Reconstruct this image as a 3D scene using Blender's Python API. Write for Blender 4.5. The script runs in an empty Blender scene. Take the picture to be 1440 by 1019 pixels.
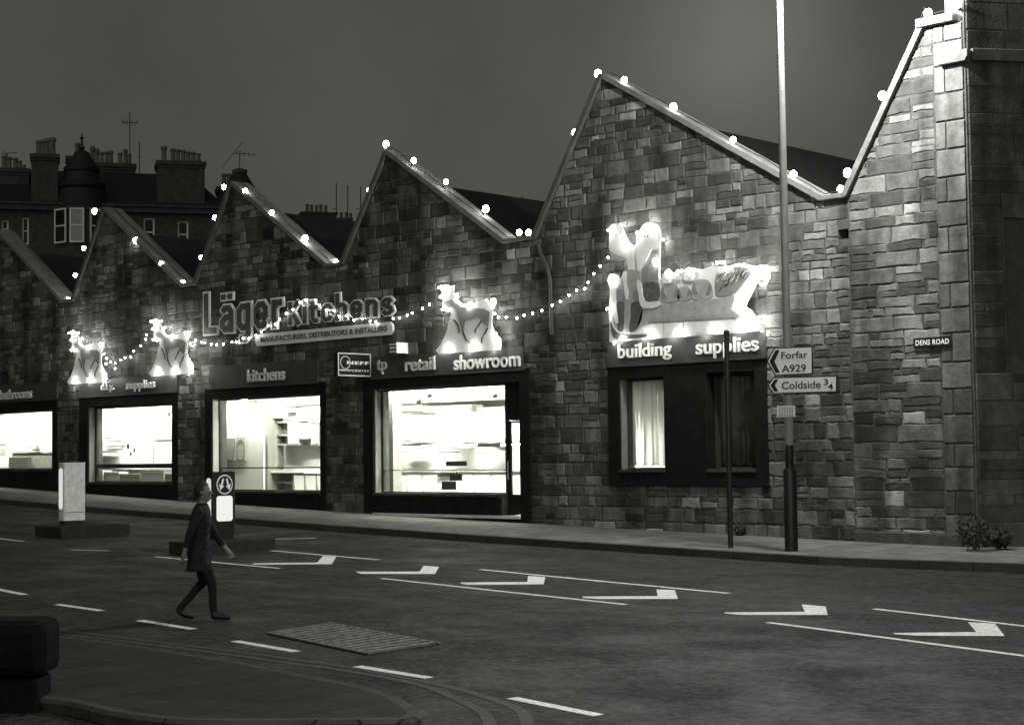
import bpy, math, random
import numpy as np
from mathutils import Vector, noise as mnoise
R_ = math.radians
SC = bpy.context.scene
COL = SC.collection
rng = random.Random(7)

# ------------------------------------------------------------------ camera, sky, exposure
F_PX, PITCH, ROLL, YAW, CAMX, CAMY, CAMZ = 2321.64, R_(3.154), R_(-0.732), R_(46.4217), 40.4721, -28.4499, 1.55
Fv = Vector((-math.cos(YAW)*math.cos(PITCH), math.sin(YAW)*math.cos(PITCH), math.sin(PITCH)))
R0 = Vector((math.sin(YAW), math.cos(YAW), 0)); U0 = R0.cross(Fv)
Rv = R0*math.cos(ROLL)+U0*math.sin(ROLL); Uv = U0*math.cos(ROLL)-R0*math.sin(ROLL)
CAM = Vector((CAMX, CAMY, CAMZ))
cd = bpy.data.cameras.new('camera'); co_ = bpy.data.objects.new('camera', cd); COL.objects.link(co_)
cd.sensor_width = 36; cd.lens = F_PX/1440*36; cd.clip_start = .1; cd.clip_end = 3000
from mathutils import Matrix
co_.matrix_world = Matrix(((Rv.x, Uv.x, -Fv.x, CAM.x), (Rv.y, Uv.y, -Fv.y, CAM.y), (Rv.z, Uv.z, -Fv.z, CAM.z), (0, 0, 0, 1)))
SC.camera = co_

TINT = (1.0, 1.012, .945)                      # the print's warm olive grey
def grey(v): return (v*TINT[0], v*TINT[1], v*TINT[2], 1)

wd = bpy.data.worlds.new('World'); SC.world = wd; wd.use_nodes = True
wn = wd.node_tree; bg = wn.nodes['Background']
sky = wn.nodes.new('ShaderNodeTexSky'); sky.sky_type = 'NISHITA'; sky.sun_disc = False
sky.sun_elevation = R_(0.6); sky.sun_rotation = R_(150); sky.dust_density = 3
bw = wn.nodes.new('ShaderNodeRGBToBW'); wn.links.new(sky.outputs[0], bw.inputs[0])
tcw = wn.nodes.new('ShaderNodeTexCoord'); cl = wn.nodes.new('ShaderNodeTexNoise'); cl.inputs['Scale'].default_value = 5; cl.inputs['Detail'].default_value = 6; wn.links.new(tcw.outputs['Generated'], cl.inputs['Vector'])
cm = wn.nodes.new('ShaderNodeMapRange'); cm.inputs[1].default_value = .3; cm.inputs[2].default_value = .7; cm.inputs[3].default_value = .82; cm.inputs[4].default_value = 1.18; wn.links.new(cl.outputs[0], cm.inputs[0])
cdot = wn.nodes.new('ShaderNodeVectorMath'); cdot.operation = 'DOT_PRODUCT'; wn.links.new(tcw.outputs['Generated'], cdot.inputs[0]); _cv = (Rv*(320/F_PX)+Uv*(450/F_PX)+Fv).normalized(); cdot.inputs[1].default_value = _cv   # soft round glow painted into the sky beside the lamp post
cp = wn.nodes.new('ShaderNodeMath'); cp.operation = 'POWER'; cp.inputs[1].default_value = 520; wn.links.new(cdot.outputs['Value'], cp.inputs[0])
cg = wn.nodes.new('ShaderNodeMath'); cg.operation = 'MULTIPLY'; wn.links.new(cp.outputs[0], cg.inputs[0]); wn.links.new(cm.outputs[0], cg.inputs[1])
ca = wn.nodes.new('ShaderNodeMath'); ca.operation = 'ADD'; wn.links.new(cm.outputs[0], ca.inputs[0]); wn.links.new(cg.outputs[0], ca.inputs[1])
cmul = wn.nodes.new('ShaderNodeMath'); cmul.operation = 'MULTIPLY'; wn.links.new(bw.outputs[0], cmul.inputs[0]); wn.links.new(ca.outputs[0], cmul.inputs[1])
sd_ = bpy.data.lights.new('dusk_sun', 'SUN'); sd_.energy = .55; sd_.angle = R_(75); so_ = bpy.data.objects.new('dusk_sun', sd_); COL.objects.link(so_)
so_.rotation_euler = Vector((-.35, .75, -.56)).to_track_quat('-Z', 'Y').to_euler()       # last light from the west, behind the camera
cx = wn.nodes.new('ShaderNodeVectorMath'); cx.operation = 'SCALE'; cx.inputs[0].default_value = TINT
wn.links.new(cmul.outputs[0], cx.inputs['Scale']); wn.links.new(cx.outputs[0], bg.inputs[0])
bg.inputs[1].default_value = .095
SC.view_settings.view_transform = 'Standard'; SC.view_settings.look = 'None'
SC.view_settings.exposure = 0; SC.view_settings.gamma = 1
SC.render.engine = 'CYCLES'
cy = SC.cycles
cy.use_denoising = True; cy.max_bounces = 6; cy.diffuse_bounces = 3; cy.glossy_bounces = 3; cy.transmission_bounces = 4
cy.transparent_max_bounces = 12; cy.sample_clamp_indirect = 3; cy.caustics_reflective = False; cy.caustics_refractive = False

# strengths of the place's own lamps
L_BULB, L_STRING, L_BOARD, L_STREET = 60, 40, 360, 6000

# ------------------------------------------------------------------ pixel rays and planes
def ray(x, y): return Rv*((x-720)/F_PX)-Uv*((y-509.5)/F_PX)+Fv
def wall(x, y, Y=0):
    d = ray(x, y); return CAM+d*((Y-CAM.y)/d.y)
GA, GB, GC = .0003, -.0316, .3003
def g(x):
    xc = min(max(x, -12), 28); return GA*xc*xc+GB*xc+GC+(2*GA*xc+GB)*(x-xc)
KY = -3.2                                     # far kerb
def z_pav(x, y): return g(x)+.025*y
def z_road(x, y): return g(x)-.22-.012*max(0, abs(y+10.5)-6)*0
def z_near(x, y): return z_road(x, y)+.11
def ground(x, y, fn=z_road):
    d = ray(x, y); lo, hi = 3., 400.
    for _ in range(60):
        m = (lo+hi)/2; P = CAM+d*m
        if P.z > fn(P.x, P.y): lo = m
        else: hi = m
    P = CAM+d*lo; return Vector((P.x, P.y, fn(P.x, P.y)))
class Plane:
    def __init__(s, o, a, n): s.o, s.a, s.n = Vector(o), Vector(a).normalized(), Vector(n).normalized()
    def P(s, a, z, d=0): return s.o+s.a*a+Vector((0, 0, 1))*z+s.n*d
    def px(s, x, y, d=0):                     # pixel -> (a, z) on the plane moved out by d
        r = ray(x, y); o = s.o+s.n*d; k = (o-CAM).dot(s.n)/r.dot(s.n); p = CAM+r*k-s.o
        return (p.dot(s.a), p.z)
WALL = Plane((0, 0, 0), (1, 0, 0), (0, -1, 0))

# ------------------------------------------------------------------ mesh builder
ORG = {}
class MB:
    def __init__(s): s.v, s.f, s.m, s.t = [], [], [], {}
    def add(s, vs, fs, mi=0, tone=None):
        b = len(s.v); s.v += [Vector(p) for p in vs]; s.f += [[b+i for i in f] for f in fs]; s.m += [mi]*len(fs)
        if tone is not None:
            for i in range(b, len(s.v)): s.t[i] = tone
        return s
    def box(s, x0, x1, y0, y1, z0, z1, mi=0):
        v = [(x, y, z) for z in (z0, z1) for x, y in ((x0, y0), (x1, y0), (x1, y1), (x0, y1))]
        return s.add(v, [[3, 2, 1, 0], [4, 5, 6, 7], [0, 1, 5, 4], [1, 2, 6, 5], [2, 3, 7, 6], [3, 0, 4, 7]], mi)
    def prism(s, pl, poly, d0, d1, mi=0):     # polygon in a plane's (a, z), thick from d0 to d1
        n = len(poly); A = sum(poly[i][0]*poly[(i+1) % n][1]-poly[(i+1) % n][0]*poly[i][1] for i in range(n))
        if A < 0: poly = poly[::-1]
        v = [pl.P(a, z, d0) for a, z in poly]+[pl.P(a, z, d1) for a, z in poly]
        f = [list(range(n))[::-1], list(range(n, 2*n))]+[[i, (i+1) % n, n+(i+1) % n, n+i] for i in range(n)]
        return s.add(v, f, mi)
    def pbox(s, pl, a0, a1, z0, z1, d0, d1, mi=0): return s.prism(pl, [(a0, z0), (a1, z0), (a1, z1), (a0, z1)], d0, d1, mi)
    def extr(s, ring, vec, mi=0):             # ring of points swept along vec
        n = len(ring); ring = [Vector(p) for p in ring]
        return s.add(ring+[p+vec for p in ring], [list(range(n))[::-1], list(range(n, 2*n))]+[[i, (i+1) % n, n+(i+1) % n, n+i] for i in range(n)], mi)
    def tube(s, pts, r, n=8, mi=0):
        pts = [Vector(p) for p in pts]; rs = r if isinstance(r, (list, tuple)) else [r]*len(pts)
        v = []
        for i, p in enumerate(pts):
            t = (pts[min(i+1, len(pts)-1)]-pts[max(i-1, 0)]).normalized()
            u = t.cross(Vector((0, 0, 1)) if abs(t.z) < .9 else Vector((1, 0, 0))).normalized(); w = t.cross(u)
            v += [p+(u*math.cos(2*math.pi*k/n)+w*math.sin(2*math.pi*k/n))*rs[i] for k in range(n)]
        f = [[i*n+k, i*n+(k+1) % n, (i+1)*n+(k+1) % n, (i+1)*n+k] for i in range(len(pts)-1) for k in range(n)]
        f += [list(range(n))[::-1], [(len(pts)-1)*n+k for k in range(n)]]
        return s.add(v, f, mi)
    def lathe(s, c, prof, n=16, mi=0, sx=1, sy=1):
        c = Vector(c); v = [c+Vector((math.cos(2*math.pi*k/n)*r*sx, math.sin(2*math.pi*k/n)*r*sy, z)) for r, z in prof for k in range(n)]
        f = [[i*n+k, i*n+(k+1) % n, (i+1)*n+(k+1) % n, (i+1)*n+k] for i in range(len(prof)-1) for k in range(n)]
        f += [list(range(n))[::-1], [(len(prof)-1)*n+k for k in range(n)]]
        return s.add(v, f, mi)
    def ball(s, c, r, n=10, mi=0, sc=(1, 1, 1)):
        c = Vector(c); m = max(4, n//2+1)
        v = [c+Vector((0, 0, -r*sc[2]))]
        for j in range(1, m):
            th = math.pi*j/m
            v += [c+Vector((r*sc[0]*math.sin(th)*math.cos(2*math.pi*k/n), r*sc[1]*math.sin(th)*math.sin(2*math.pi*k/n), -r*sc[2]*math.cos(th))) for k in range(n)]
        v.append(c+Vector((0, 0, r*sc[2])))
        f = [[0, 1+(k+1) % n, 1+k] for k in range(n)]
        for j in range(m-2): f += [[1+j*n+k, 1+j*n+(k+1) % n, 1+(j+1)*n+(k+1) % n, 1+(j+1)*n+k] for k in range(n)]
        e = len(v)-1; f += [[1+(m-2)*n+k, 1+(m-2)*n+(k+1) % n, e] for k in range(n)]
        return s.add(v, f, mi)
    def build(s, name, mats, parent=None, smooth=False, bevel=0):
        if parent is not None: org = ORG[parent.name]
        else:
            xs = [p.x for p in s.v]; ys = [p.y for p in s.v]; org = Vector(((min(xs)+max(xs))/2, (min(ys)+max(ys))/2, min(p.z for p in s.v)))
        me = bpy.data.meshes.new(name)
        me.from_pydata([p-org for p in s.v], [], s.f)
        for m in (mats if isinstance(mats, (list, tuple)) else [mats]): me.materials.append(m)
        me.polygons.foreach_set('material_index', s.m)
        if s.t:
            at = me.attributes.new('tone', 'FLOAT', 'POINT'); at.data.foreach_set('value', [s.t.get(i, .15) for i in range(len(s.v))])
        if smooth: me.polygons.foreach_set('use_smooth', [True]*len(s.f))
        me.update()
        o = bpy.data.objects.new(name, me); COL.objects.link(o)
        if parent is not None: o.parent = parent; ORG[o.name] = org
        else: o.location = org; ORG[o.name] = org
        if smooth and smooth != 'all':
            for e in me.edges: pass
            me.set_sharp_from_angle(angle=R_(40))
        if bevel:
            b = o.modifiers.new('soft edge', 'BEVEL'); b.width = bevel; b.segments = 2; b.limit_method = 'ANGLE'; b.angle_limit = R_(35)
        return o

def tag(o, label=None, cat=None, group=None, kind=None):
    if label: o['label'] = label
    if cat: o['category'] = cat
    if group: o['group'] = group
    if kind: o['kind'] = kind
    return o
def thing(name, loc, label, cat, group=None):
    o = bpy.data.objects.new(name, None); COL.objects.link(o); o.location = loc; o.empty_display_size = .2
    ORG[o.name] = Vector(loc); return tag(o, label, cat, group)
def copy_tree(o, loc=None, parent=None):
    c = o.copy(); COL.objects.link(c)
    if parent is not None: c.parent = parent
    if loc is not None: c.location = loc
    for ch in list(o.children): copy_tree(ch, None, c)
    return c

# ------------------------------------------------------------------ materials
def nodes(name):
    m = bpy.data.materials.new(name); m.use_nodes = True; n = m.node_tree
    return m, n, n.nodes['Principled BSDF']
def mat(name, v, rough=.8, var=.25, scale=6, bump=0, bscale=40, spec=.3, metal=0, stretch=None, tint=1):
    m, n, b = nodes(name); L = n.links.new
    grey = globals()['grey'] if tint else (lambda v: (v, v, v, 1))
    tc = n.nodes.new('ShaderNodeTexCoord'); co = tc.outputs['Object']
    if stretch:
        mp = n.nodes.new('ShaderNodeMapping'); mp.inputs['Scale'].default_value = stretch; L(co, mp.inputs[0]); co = mp.outputs[0]
    nz = n.nodes.new('ShaderNodeTexNoise'); nz.inputs['Scale'].default_value = scale; nz.inputs['Detail'].default_value = 6; nz.inputs['Roughness'].default_value = .65
    L(co, nz.inputs['Vector'])
    cr = n.nodes.new('ShaderNodeValToRGB'); cr.color_ramp.elements[0].position = .3; cr.color_ramp.elements[1].position = .7
    cr.color_ramp.elements[0].color = grey(v*(1-var)); cr.color_ramp.elements[1].color = grey(min(.9, v*(1+var)))
    L(nz.outputs[0], cr.inputs[0]); L(cr.outputs[0], b.inputs['Base Color'])
    b.inputs['Roughness'].default_value = rough; b.inputs['Specular IOR Level'].default_value = spec; b.inputs['Metallic'].default_value = metal
    if bump:
        n2 = n.nodes.new('ShaderNodeTexNoise'); n2.inputs['Scale'].default_value = bscale; n2.inputs['Detail'].default_value = 4; L(tc.outputs['Object'], n2.inputs['Vector'])
        bp = n.nodes.new('ShaderNodeBump'); bp.inputs['Strength'].default_value = bump; bp.inputs['Distance'].default_value = .02
        L(n2.outputs[0], bp.inputs['Height']); L(bp.outputs[0], b.inputs['Normal'])
    return m
def glow(name, s, base=.8):
    m, n, b = nodes(name); b.inputs['Base Color'].default_value = grey(base)
    b.inputs['Emission Color'].default_value = grey(1); b.inputs['Emission Strength'].default_value = s
    return m
def glass_mat(name, refl=.07, dark=1):
    m, n, b = nodes(name); L = n.links.new; n.nodes.remove(b)
    t = n.nodes.new('ShaderNodeBsdfTransparent'); t.inputs[0].default_value = grey(dark)
    gl = n.nodes.new('ShaderNodeBsdfGlossy'); gl.inputs['Roughness'].default_value = .02; gl.inputs[0].default_value = grey(.9)
    lw = n.nodes.new('ShaderNodeLayerWeight'); pw = n.nodes.new('ShaderNodeMath'); pw.operation = 'POWER'; pw.inputs[1].default_value = 4; L(lw.outputs['Facing'], pw.inputs[0])
    ad = n.nodes.new('ShaderNodeMath'); ad.operation = 'MULTIPLY_ADD'; ad.inputs[1].default_value = .4; ad.inputs[2].default_value = .025; L(pw.outputs[0], ad.inputs[0])
    mx = n.nodes.new('ShaderNodeMixShader'); L(ad.outputs[0], mx.inputs[0]); L(t.outputs[0], mx.inputs[1]); L(gl.outputs[0], mx.inputs[2])
    L(mx.outputs[0], n.nodes['Material Output'].inputs[0]); return m
def stone_mat(name, gain=1.0):
    m, n, b = nodes(name); L = n.links.new
    at = n.nodes.new('ShaderNodeAttribute'); at.attribute_name = 'tone'
    tc = n.nodes.new('ShaderNodeTexCoord')
    nz = n.nodes.new('ShaderNodeTexNoise'); nz.inputs['Scale'].default_value = 5; nz.inputs['Detail'].default_value = 8; nz.inputs['Roughness'].default_value = .7
    L(tc.outputs['Object'], nz.inputs['Vector'])
    mp = n.nodes.new('ShaderNodeMapping'); mp.inputs['Scale'].default_value = (1.3, 1.3, .22); L(tc.outputs['Object'], mp.inputs[0])
    st = n.nodes.new('ShaderNodeTexNoise'); st.inputs['Scale'].default_value = .9; st.inputs['Detail'].default_value = 6; L(mp.outputs[0], st.inputs['Vector'])
    r1 = n.nodes.new('ShaderNodeMapRange'); r1.inputs[1].default_value = .3; r1.inputs[2].default_value = .72; r1.inputs[3].default_value = .6; r1.inputs[4].default_value = 1.35; L(nz.outputs[0], r1.inputs[0])
    r2 = n.nodes.new('ShaderNodeMapRange'); r2.inputs[1].default_value = .38; r2.inputs[2].default_value = .6; r2.inputs[3].default_value = .34; r2.inputs[4].default_value = 1.12; L(st.outputs[0], r2.inputs[0])
    a = n.nodes.new('ShaderNodeMath'); a.operation = 'MULTIPLY'; L(r1.outputs[0], a.inputs[0]); L(r2.outputs[0], a.inputs[1])
    c = n.nodes.new('ShaderNodeMath'); c.operation = 'MULTIPLY'; L(a.outputs[0], c.inputs[0]); L(at.outputs['Fac'], c.inputs[1])
    d = n.nodes.new('ShaderNodeMath'); d.operation = 'MULTIPLY'; d.inputs[1].default_value = gain; L(c.outputs[0], d.inputs[0])
    v = n.nodes.new('ShaderNodeVectorMath'); v.operation = 'SCALE'; v.inputs[0].default_value = TINT; L(d.outputs[0], v.inputs['Scale']); L(v.outputs[0], b.inputs['Base Color'])
    b.inputs['Roughness'].default_value = .92; b.inputs['Specular IOR Level'].default_value = .08
    n2 = n.nodes.new('ShaderNodeTexNoise'); n2.inputs['Scale'].default_value = 22; n2.inputs['Detail'].default_value = 6; L(tc.outputs['Object'], n2.inputs['Vector'])
    bp = n.nodes.new('ShaderNodeBump'); bp.inputs['Strength'].default_value = .6; bp.inputs['Distance'].default_value = .015; L(n2.outputs[0], bp.inputs['Height']); L(bp.outputs[0], b.inputs['Normal'])
    return m
def road_mat():
    m, n, b = nodes('asphalt'); L = n.links.new
    tc = n.nodes.new('ShaderNodeTexCoord'); co = tc.outputs['Object']
    def nz(s, d, r=.6, st=None):
        q = n.nodes.new('ShaderNodeTexNoise'); q.inputs['Scale'].default_value = s; q.inputs['Detail'].default_value = d; q.inputs['Roughness'].default_value = r
        if st:
            mp = n.nodes.new('ShaderNodeMapping'); mp.inputs['Scale'].default_value = st; L(co, mp.inputs[0]); L(mp.outputs[0], q.inputs['Vector'])
        else: L(co, q.inputs['Vector'])
        return q.outputs[0]
    def rng_(s, a, b_, c, d):
        q = n.nodes.new('ShaderNodeMapRange'); L(s, q.inputs[0])
        for i, x in enumerate((a, b_, c, d)): q.inputs[i+1].default_value = x
        return q.outputs[0]
    def mul(a, b_):
        q = n.nodes.new('ShaderNodeMath'); q.operation = 'MULTIPLY'; L(a, q.inputs[0]); L(b_, q.inputs[1]); return q.outputs[0]
    big = rng_(nz(.35, 5, .6, (.5, 1.4, 1)), .3, .7, .86, 1.14); wear = rng_(nz(1.1, 6, .7, (.12, 1.6, 1)), .35, .65, .8, 1.2); grain = mul(rng_(nz(7, 6, .85), .35, .65, .35, 1.7), rng_(nz(60, 2, .6), .3, .7, .6, 1.4))
    vo = n.nodes.new('ShaderNodeTexVoronoi'); vo.inputs['Scale'].default_value = 15; L(co, vo.inputs['Vector'])
    sx = n.nodes.new('ShaderNodeSeparateColor'); L(vo.outputs['Color'], sx.inputs[0]); chip = rng_(sx.outputs[0], 0, 1, .35, 1.75)
    c = mul(mul(mul(big, wear), grain), chip)
    v = n.nodes.new('ShaderNodeVectorMath'); v.operation = 'SCALE'; v.inputs[0].default_value = grey(.022)[:3]; L(c, v.inputs['Scale']); L(v.outputs[0], b.inputs['Base Color'])
    L(rng_(nz(.8, 5), .35, .65, .5, .8), b.inputs['Roughness']); b.inputs['Specular IOR Level'].default_value = .13
    bp = n.nodes.new('ShaderNodeBump'); bp.inputs['Strength'].default_value = .9; bp.inputs['Distance'].default_value = .03; L(nz(24, 5, .85), bp.inputs['Height']); L(bp.outputs[0], b.inputs['Normal'])
    return m
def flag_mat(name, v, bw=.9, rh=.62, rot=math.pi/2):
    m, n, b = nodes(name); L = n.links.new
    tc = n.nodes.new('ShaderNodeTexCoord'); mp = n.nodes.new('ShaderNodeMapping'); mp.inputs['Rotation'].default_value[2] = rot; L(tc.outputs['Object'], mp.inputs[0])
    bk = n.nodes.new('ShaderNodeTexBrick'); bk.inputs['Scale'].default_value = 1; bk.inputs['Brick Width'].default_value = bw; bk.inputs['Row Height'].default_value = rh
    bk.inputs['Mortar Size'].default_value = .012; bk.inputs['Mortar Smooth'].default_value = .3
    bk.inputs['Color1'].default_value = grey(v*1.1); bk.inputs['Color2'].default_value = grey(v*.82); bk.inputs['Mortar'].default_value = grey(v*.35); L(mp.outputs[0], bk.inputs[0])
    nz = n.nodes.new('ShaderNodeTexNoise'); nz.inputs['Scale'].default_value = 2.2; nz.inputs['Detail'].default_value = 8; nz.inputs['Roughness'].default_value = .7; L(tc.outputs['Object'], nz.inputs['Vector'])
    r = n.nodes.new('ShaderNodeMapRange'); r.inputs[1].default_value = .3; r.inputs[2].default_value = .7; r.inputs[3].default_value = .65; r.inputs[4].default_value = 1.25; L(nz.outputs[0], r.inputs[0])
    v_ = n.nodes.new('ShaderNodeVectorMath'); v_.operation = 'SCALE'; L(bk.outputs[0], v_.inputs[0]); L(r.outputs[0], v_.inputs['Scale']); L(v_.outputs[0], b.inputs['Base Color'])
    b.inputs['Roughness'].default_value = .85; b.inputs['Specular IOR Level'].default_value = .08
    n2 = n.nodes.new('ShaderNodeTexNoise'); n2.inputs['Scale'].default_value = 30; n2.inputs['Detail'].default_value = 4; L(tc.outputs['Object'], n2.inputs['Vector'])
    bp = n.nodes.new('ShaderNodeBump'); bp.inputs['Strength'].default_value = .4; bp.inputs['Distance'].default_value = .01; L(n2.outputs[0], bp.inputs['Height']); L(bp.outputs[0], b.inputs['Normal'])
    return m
def curtain_mat(name, v, tr):
    m, n, b = nodes(name); L = n.links.new; n.nodes.remove(b)
    d = n.nodes.new('ShaderNodeBsdfDiffuse'); d.inputs[0].default_value = (v, v, v, 1); t = n.nodes.new('ShaderNodeBsdfTranslucent'); t.inputs[0].default_value = (v, v, v, 1)
    mx = n.nodes.new('ShaderNodeMixShader'); mx.inputs[0].default_value = tr; L(d.outputs[0], mx.inputs[1]); L(t.outputs[0], mx.inputs[2]); L(mx.outputs[0], n.nodes['Material Output'].inputs[0]); return m

M_STONE = stone_mat('rubble stone', .58); M_ASHLAR = stone_mat('ashlar stone', .52); M_TENE = mat('sooty tenement stone', .05, .95, .35, 3, .5, 10)
M_DARKST = mat('sooty wall stone', .006, .95, .4, 4, .6, 14, .05); M_MORTAR = mat('dark mortar', .055, .95, .4, 4, .6, 30); M_COPE = mat('coping stone', .12, .85, .3, 3, .5, 25); M_COPE_D = mat('weathered coping', .07, .9, .3, 3, .5, 25)
M_SLATE = mat('slate roof', .014, .7, .4, 5, .5, 14); M_DARK = mat('dark painted render', .01, .75, .35, 4, .3, 30, .08); M_FASCIA = mat('grey fascia board', .045, .7, .3, 3, .2, 20)
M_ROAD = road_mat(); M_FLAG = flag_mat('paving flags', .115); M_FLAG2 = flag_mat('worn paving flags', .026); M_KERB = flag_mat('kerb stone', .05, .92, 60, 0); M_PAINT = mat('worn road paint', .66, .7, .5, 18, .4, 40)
M_PAINT_Y = mat('faded line paint', .034, .8, .5, 9, .4, 40); M_FRAME = mat('white window frame', .5, .5, .15, 4); M_FRAME_D = mat('dark window frame', .03, .5, .2, 4)
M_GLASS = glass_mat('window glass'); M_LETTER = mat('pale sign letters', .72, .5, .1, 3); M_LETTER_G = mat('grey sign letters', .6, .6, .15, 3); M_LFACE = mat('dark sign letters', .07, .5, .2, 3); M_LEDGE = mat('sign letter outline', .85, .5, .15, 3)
M_STRIP = mat('pale sign strip', .62, .6, .12, 3); M_WHITE = mat('white board paint', .66, .6, .08, 5); M_ROOM = mat('white room wall', .8, .7, .05, 2, tint=0); M_FLOOR = mat('shop floor', .4, .4, .2, 3)
M_BLACK = mat('black paint', .012, .45, .3, 8, .2, 30); M_POST = mat('pale grey post paint', .2, .5, .15, 5, .15, 30); M_COATP = mat('painted coat grey', .1, .7, .4, 9); M_GREYP = mat('painted grey figure', .2, .7, .25, 6); M_MIDP = mat('painted mid grey', .32, .7, .2, 6); M_DKP = mat('painted dark grey', .07, .7, .25, 6)
M_WOOD = mat('brown cabinet wood', .22, .5, .3, 5, 0, 20, .3, 0, (1, 1, .15)); M_UNIT = mat('white cabinet', .72, .4, .05, 3, tint=0); M_POT = mat('clay chimney pots', .11, .9, .35, 4, .3, 20); M_IRON = mat('dark iron', .03, .5, .3, 10, .2, 30, .4)
M_BULB = glow('lit bulb', L_BULB); M_SBULB = glow('lit string bulb', L_STRING); M_BBULB = glow('lit board bulb', L_BOARD); M_TUBE = glow('lit strip lamp', 170); M_TUBE2 = glow('lit curtain lamp', 700); M_LENS = glow('lit bollard lens', .62, .4); M_CABLE = mat('black cable', .02, .6)
M_WFRAME = mat('white sash paint', .62, .6, .1, 4); M_WGLASS, _n, _b = nodes('dark sash glass'); _b.inputs['Base Color'].default_value = grey(.012); _b.inputs['Roughness'].default_value = .08
M_BLIND = mat('pale window blind', .3, .8, .1, 3); M_SIGNW = mat('white sign face', .8, .5, .08, 6); M_BOLL = mat('pale bollard casing', .55, .5, .2, 7, .1, 30)
M_LEAF = mat('dark leaves', .03, .8, .5, 20); M_STEEL = mat('worn concrete ribs', .15, .6, .6, 9, .5, 40, .4); M_ASPH2 = mat('black patch', .012, .8, .3, 8, .5, 40)
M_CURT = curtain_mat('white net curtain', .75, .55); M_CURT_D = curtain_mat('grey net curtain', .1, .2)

# ------------------------------------------------------------------ ground, road, pavements
def sheet(name, mats, xs, ys, fz, dz=0, sides=None):
    b = MB(); nx = len(xs)
    b.add([(x, y, fz(x, y)+dz) for y in ys for x in xs], [[j*nx+i, j*nx+i+1, (j+1)*nx+i+1, (j+1)*nx+i] for j in range(len(ys)-1) for i in range(nx-1)])
    return tag(b.build(name, mats), kind='structure')
xs = [-400, -200, -100, -60]+[-40+2*i for i in range(48)]+[60, 100, 200, 400]
road = sheet('road', M_ROAD, xs, [-400, -200, -100, -60, -40]+[-30+3*i for i in range(11)]+[20, 60, 200, 400], z_road)
pxs = [-60+1.5*i for i in range(56)]+[24, 24.8, 25.4, 26.2, 27.2, 28.5, 30, 33, 38, 45]
pxs = [-60+1.5*i for i in range(57)]
CDIR = Vector((.593, .805, 0))                # run of the corner building's side wall
b = MB(); pav = []                            # far pavement: along the frontage, then round the corner
edge = [(x, KY) for x in pxs if x < 24.5]+[(25.2, -3.0), (26.2, -2.75), (27.4, -2.5), (28.8, -2.2), (30.4, -1.6), (32, -.5), (33.4, 1.2), (36, 4.8), (45, 17), (60, 37)]
inner = [(x, .3) for x in pxs if x < 24.5]+[(25.0, .3), (25.2, .3), (25.3, .3), (25.4, .3), (26, .9), (27, 2.2), (28.3, 4), (31, 7.7), (40, 20), (55, 40)]
n = len(edge); V = []
for (ex, ey), (ix, iy) in zip(edge, inner):
    for k in (0, .055, .35, .7, 1):
        x, y = ex+(ix-ex)*k, ey+(iy-ey)*k; V.append((x, y, z_pav(x, min(y, 0))))
b.add(V, [[i*5+j, (i+1)*5+j, (i+1)*5+j+1, i*5+j+1] for i in range(n-1) for j in range(1, 4)])
b.add([V[i*5] for i in range(n)]+[V[i*5+1] for i in range(n)]+[Vector(V[i*5])-Vector((0, 0, .25)) for i in range(n)],
      [[i, i+1, n+i+1, n+i] for i in range(n-1)]+[[2*n+i, 2*n+i+1, i+1, i] for i in range(n-1)], 1)
tag(b.build('pavement', [M_FLAG, M_KERB]), kind='structure')
# kerb joints and channel line by the far kerb
# near pavement (rounded tip with kerb)
npx = [(-140, 862), (-60, 875), (52, 889), (150, 900), (260, 917), (350, 931), (430, 947), (500, 960), (545, 972), (575, 985), (592, 996), (594, 1003), (585, 1008), (567, 1011), (480, 1012), (300, 1013), (220, 1009), (150, 999), (100, 987), (52, 981), (-60, 966), (-140, 955)]
ring = [ground(x, y, z_near) for x, y in npx]
def catmull(P, k=4):
    out = []
    for i in range(len(P)-1):
        a, b_, c, d = P[max(i-1, 0)], P[i], P[i+1], P[min(i+2, len(P)-1)]
        for j in range(k):
            t = j/k; out.append(.5*((2*b_)+(c-a)*t+(2*a-5*b_+4*c-d)*t*t+(3*b_-a-3*c+d)*t**3))
    return out+[P[-1]]
ring = catmull(ring, 3)
cen = sum(ring, Vector())/len(ring)
def inset(poly, d):
    out = []; n = len(poly)
    for i in range(n):
        t = (poly[(i+1) % n]-poly[i-1]); t.z = 0; t.normalize(); nn = Vector((-t.y, t.x, 0))
        out.append((poly[i], nn, d))
    return out
def offset_ring(poly, d):
    A = sum(poly[i].x*poly[(i+1) % len(poly)].y-poly[(i+1) % len(poly)].x*poly[i].y for i in range(len(poly))); sgn = 1 if A > 0 else -1
    return [p+nn*dd*sgn for p, nn, dd in inset(poly, d)]
b = MB(); n = len(ring); inn = offset_ring(ring, .13); rnd = offset_ring(ring, .03)
b.add(inn, [list(range(n))]); b.m[-1] = 0
lo = [p-Vector((0, 0, .3)) for p in ring]; hi = [p-Vector((0, 0, .03)) for p in ring]
b.add(inn+rnd+hi+lo, [f for i in range(n) for f in ([i, (i+1) % n, n+(i+1) % n, n+i], [n+i, n+(i+1) % n, 2*n+(i+1) % n, 2*n+i], [2*n+i, 2*n+(i+1) % n, 3*n+(i+1) % n, 3*n+i])], 1)
tag(b.build('near_pavement', [M_FLAG2, M_KERB]), kind='structure')

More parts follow.
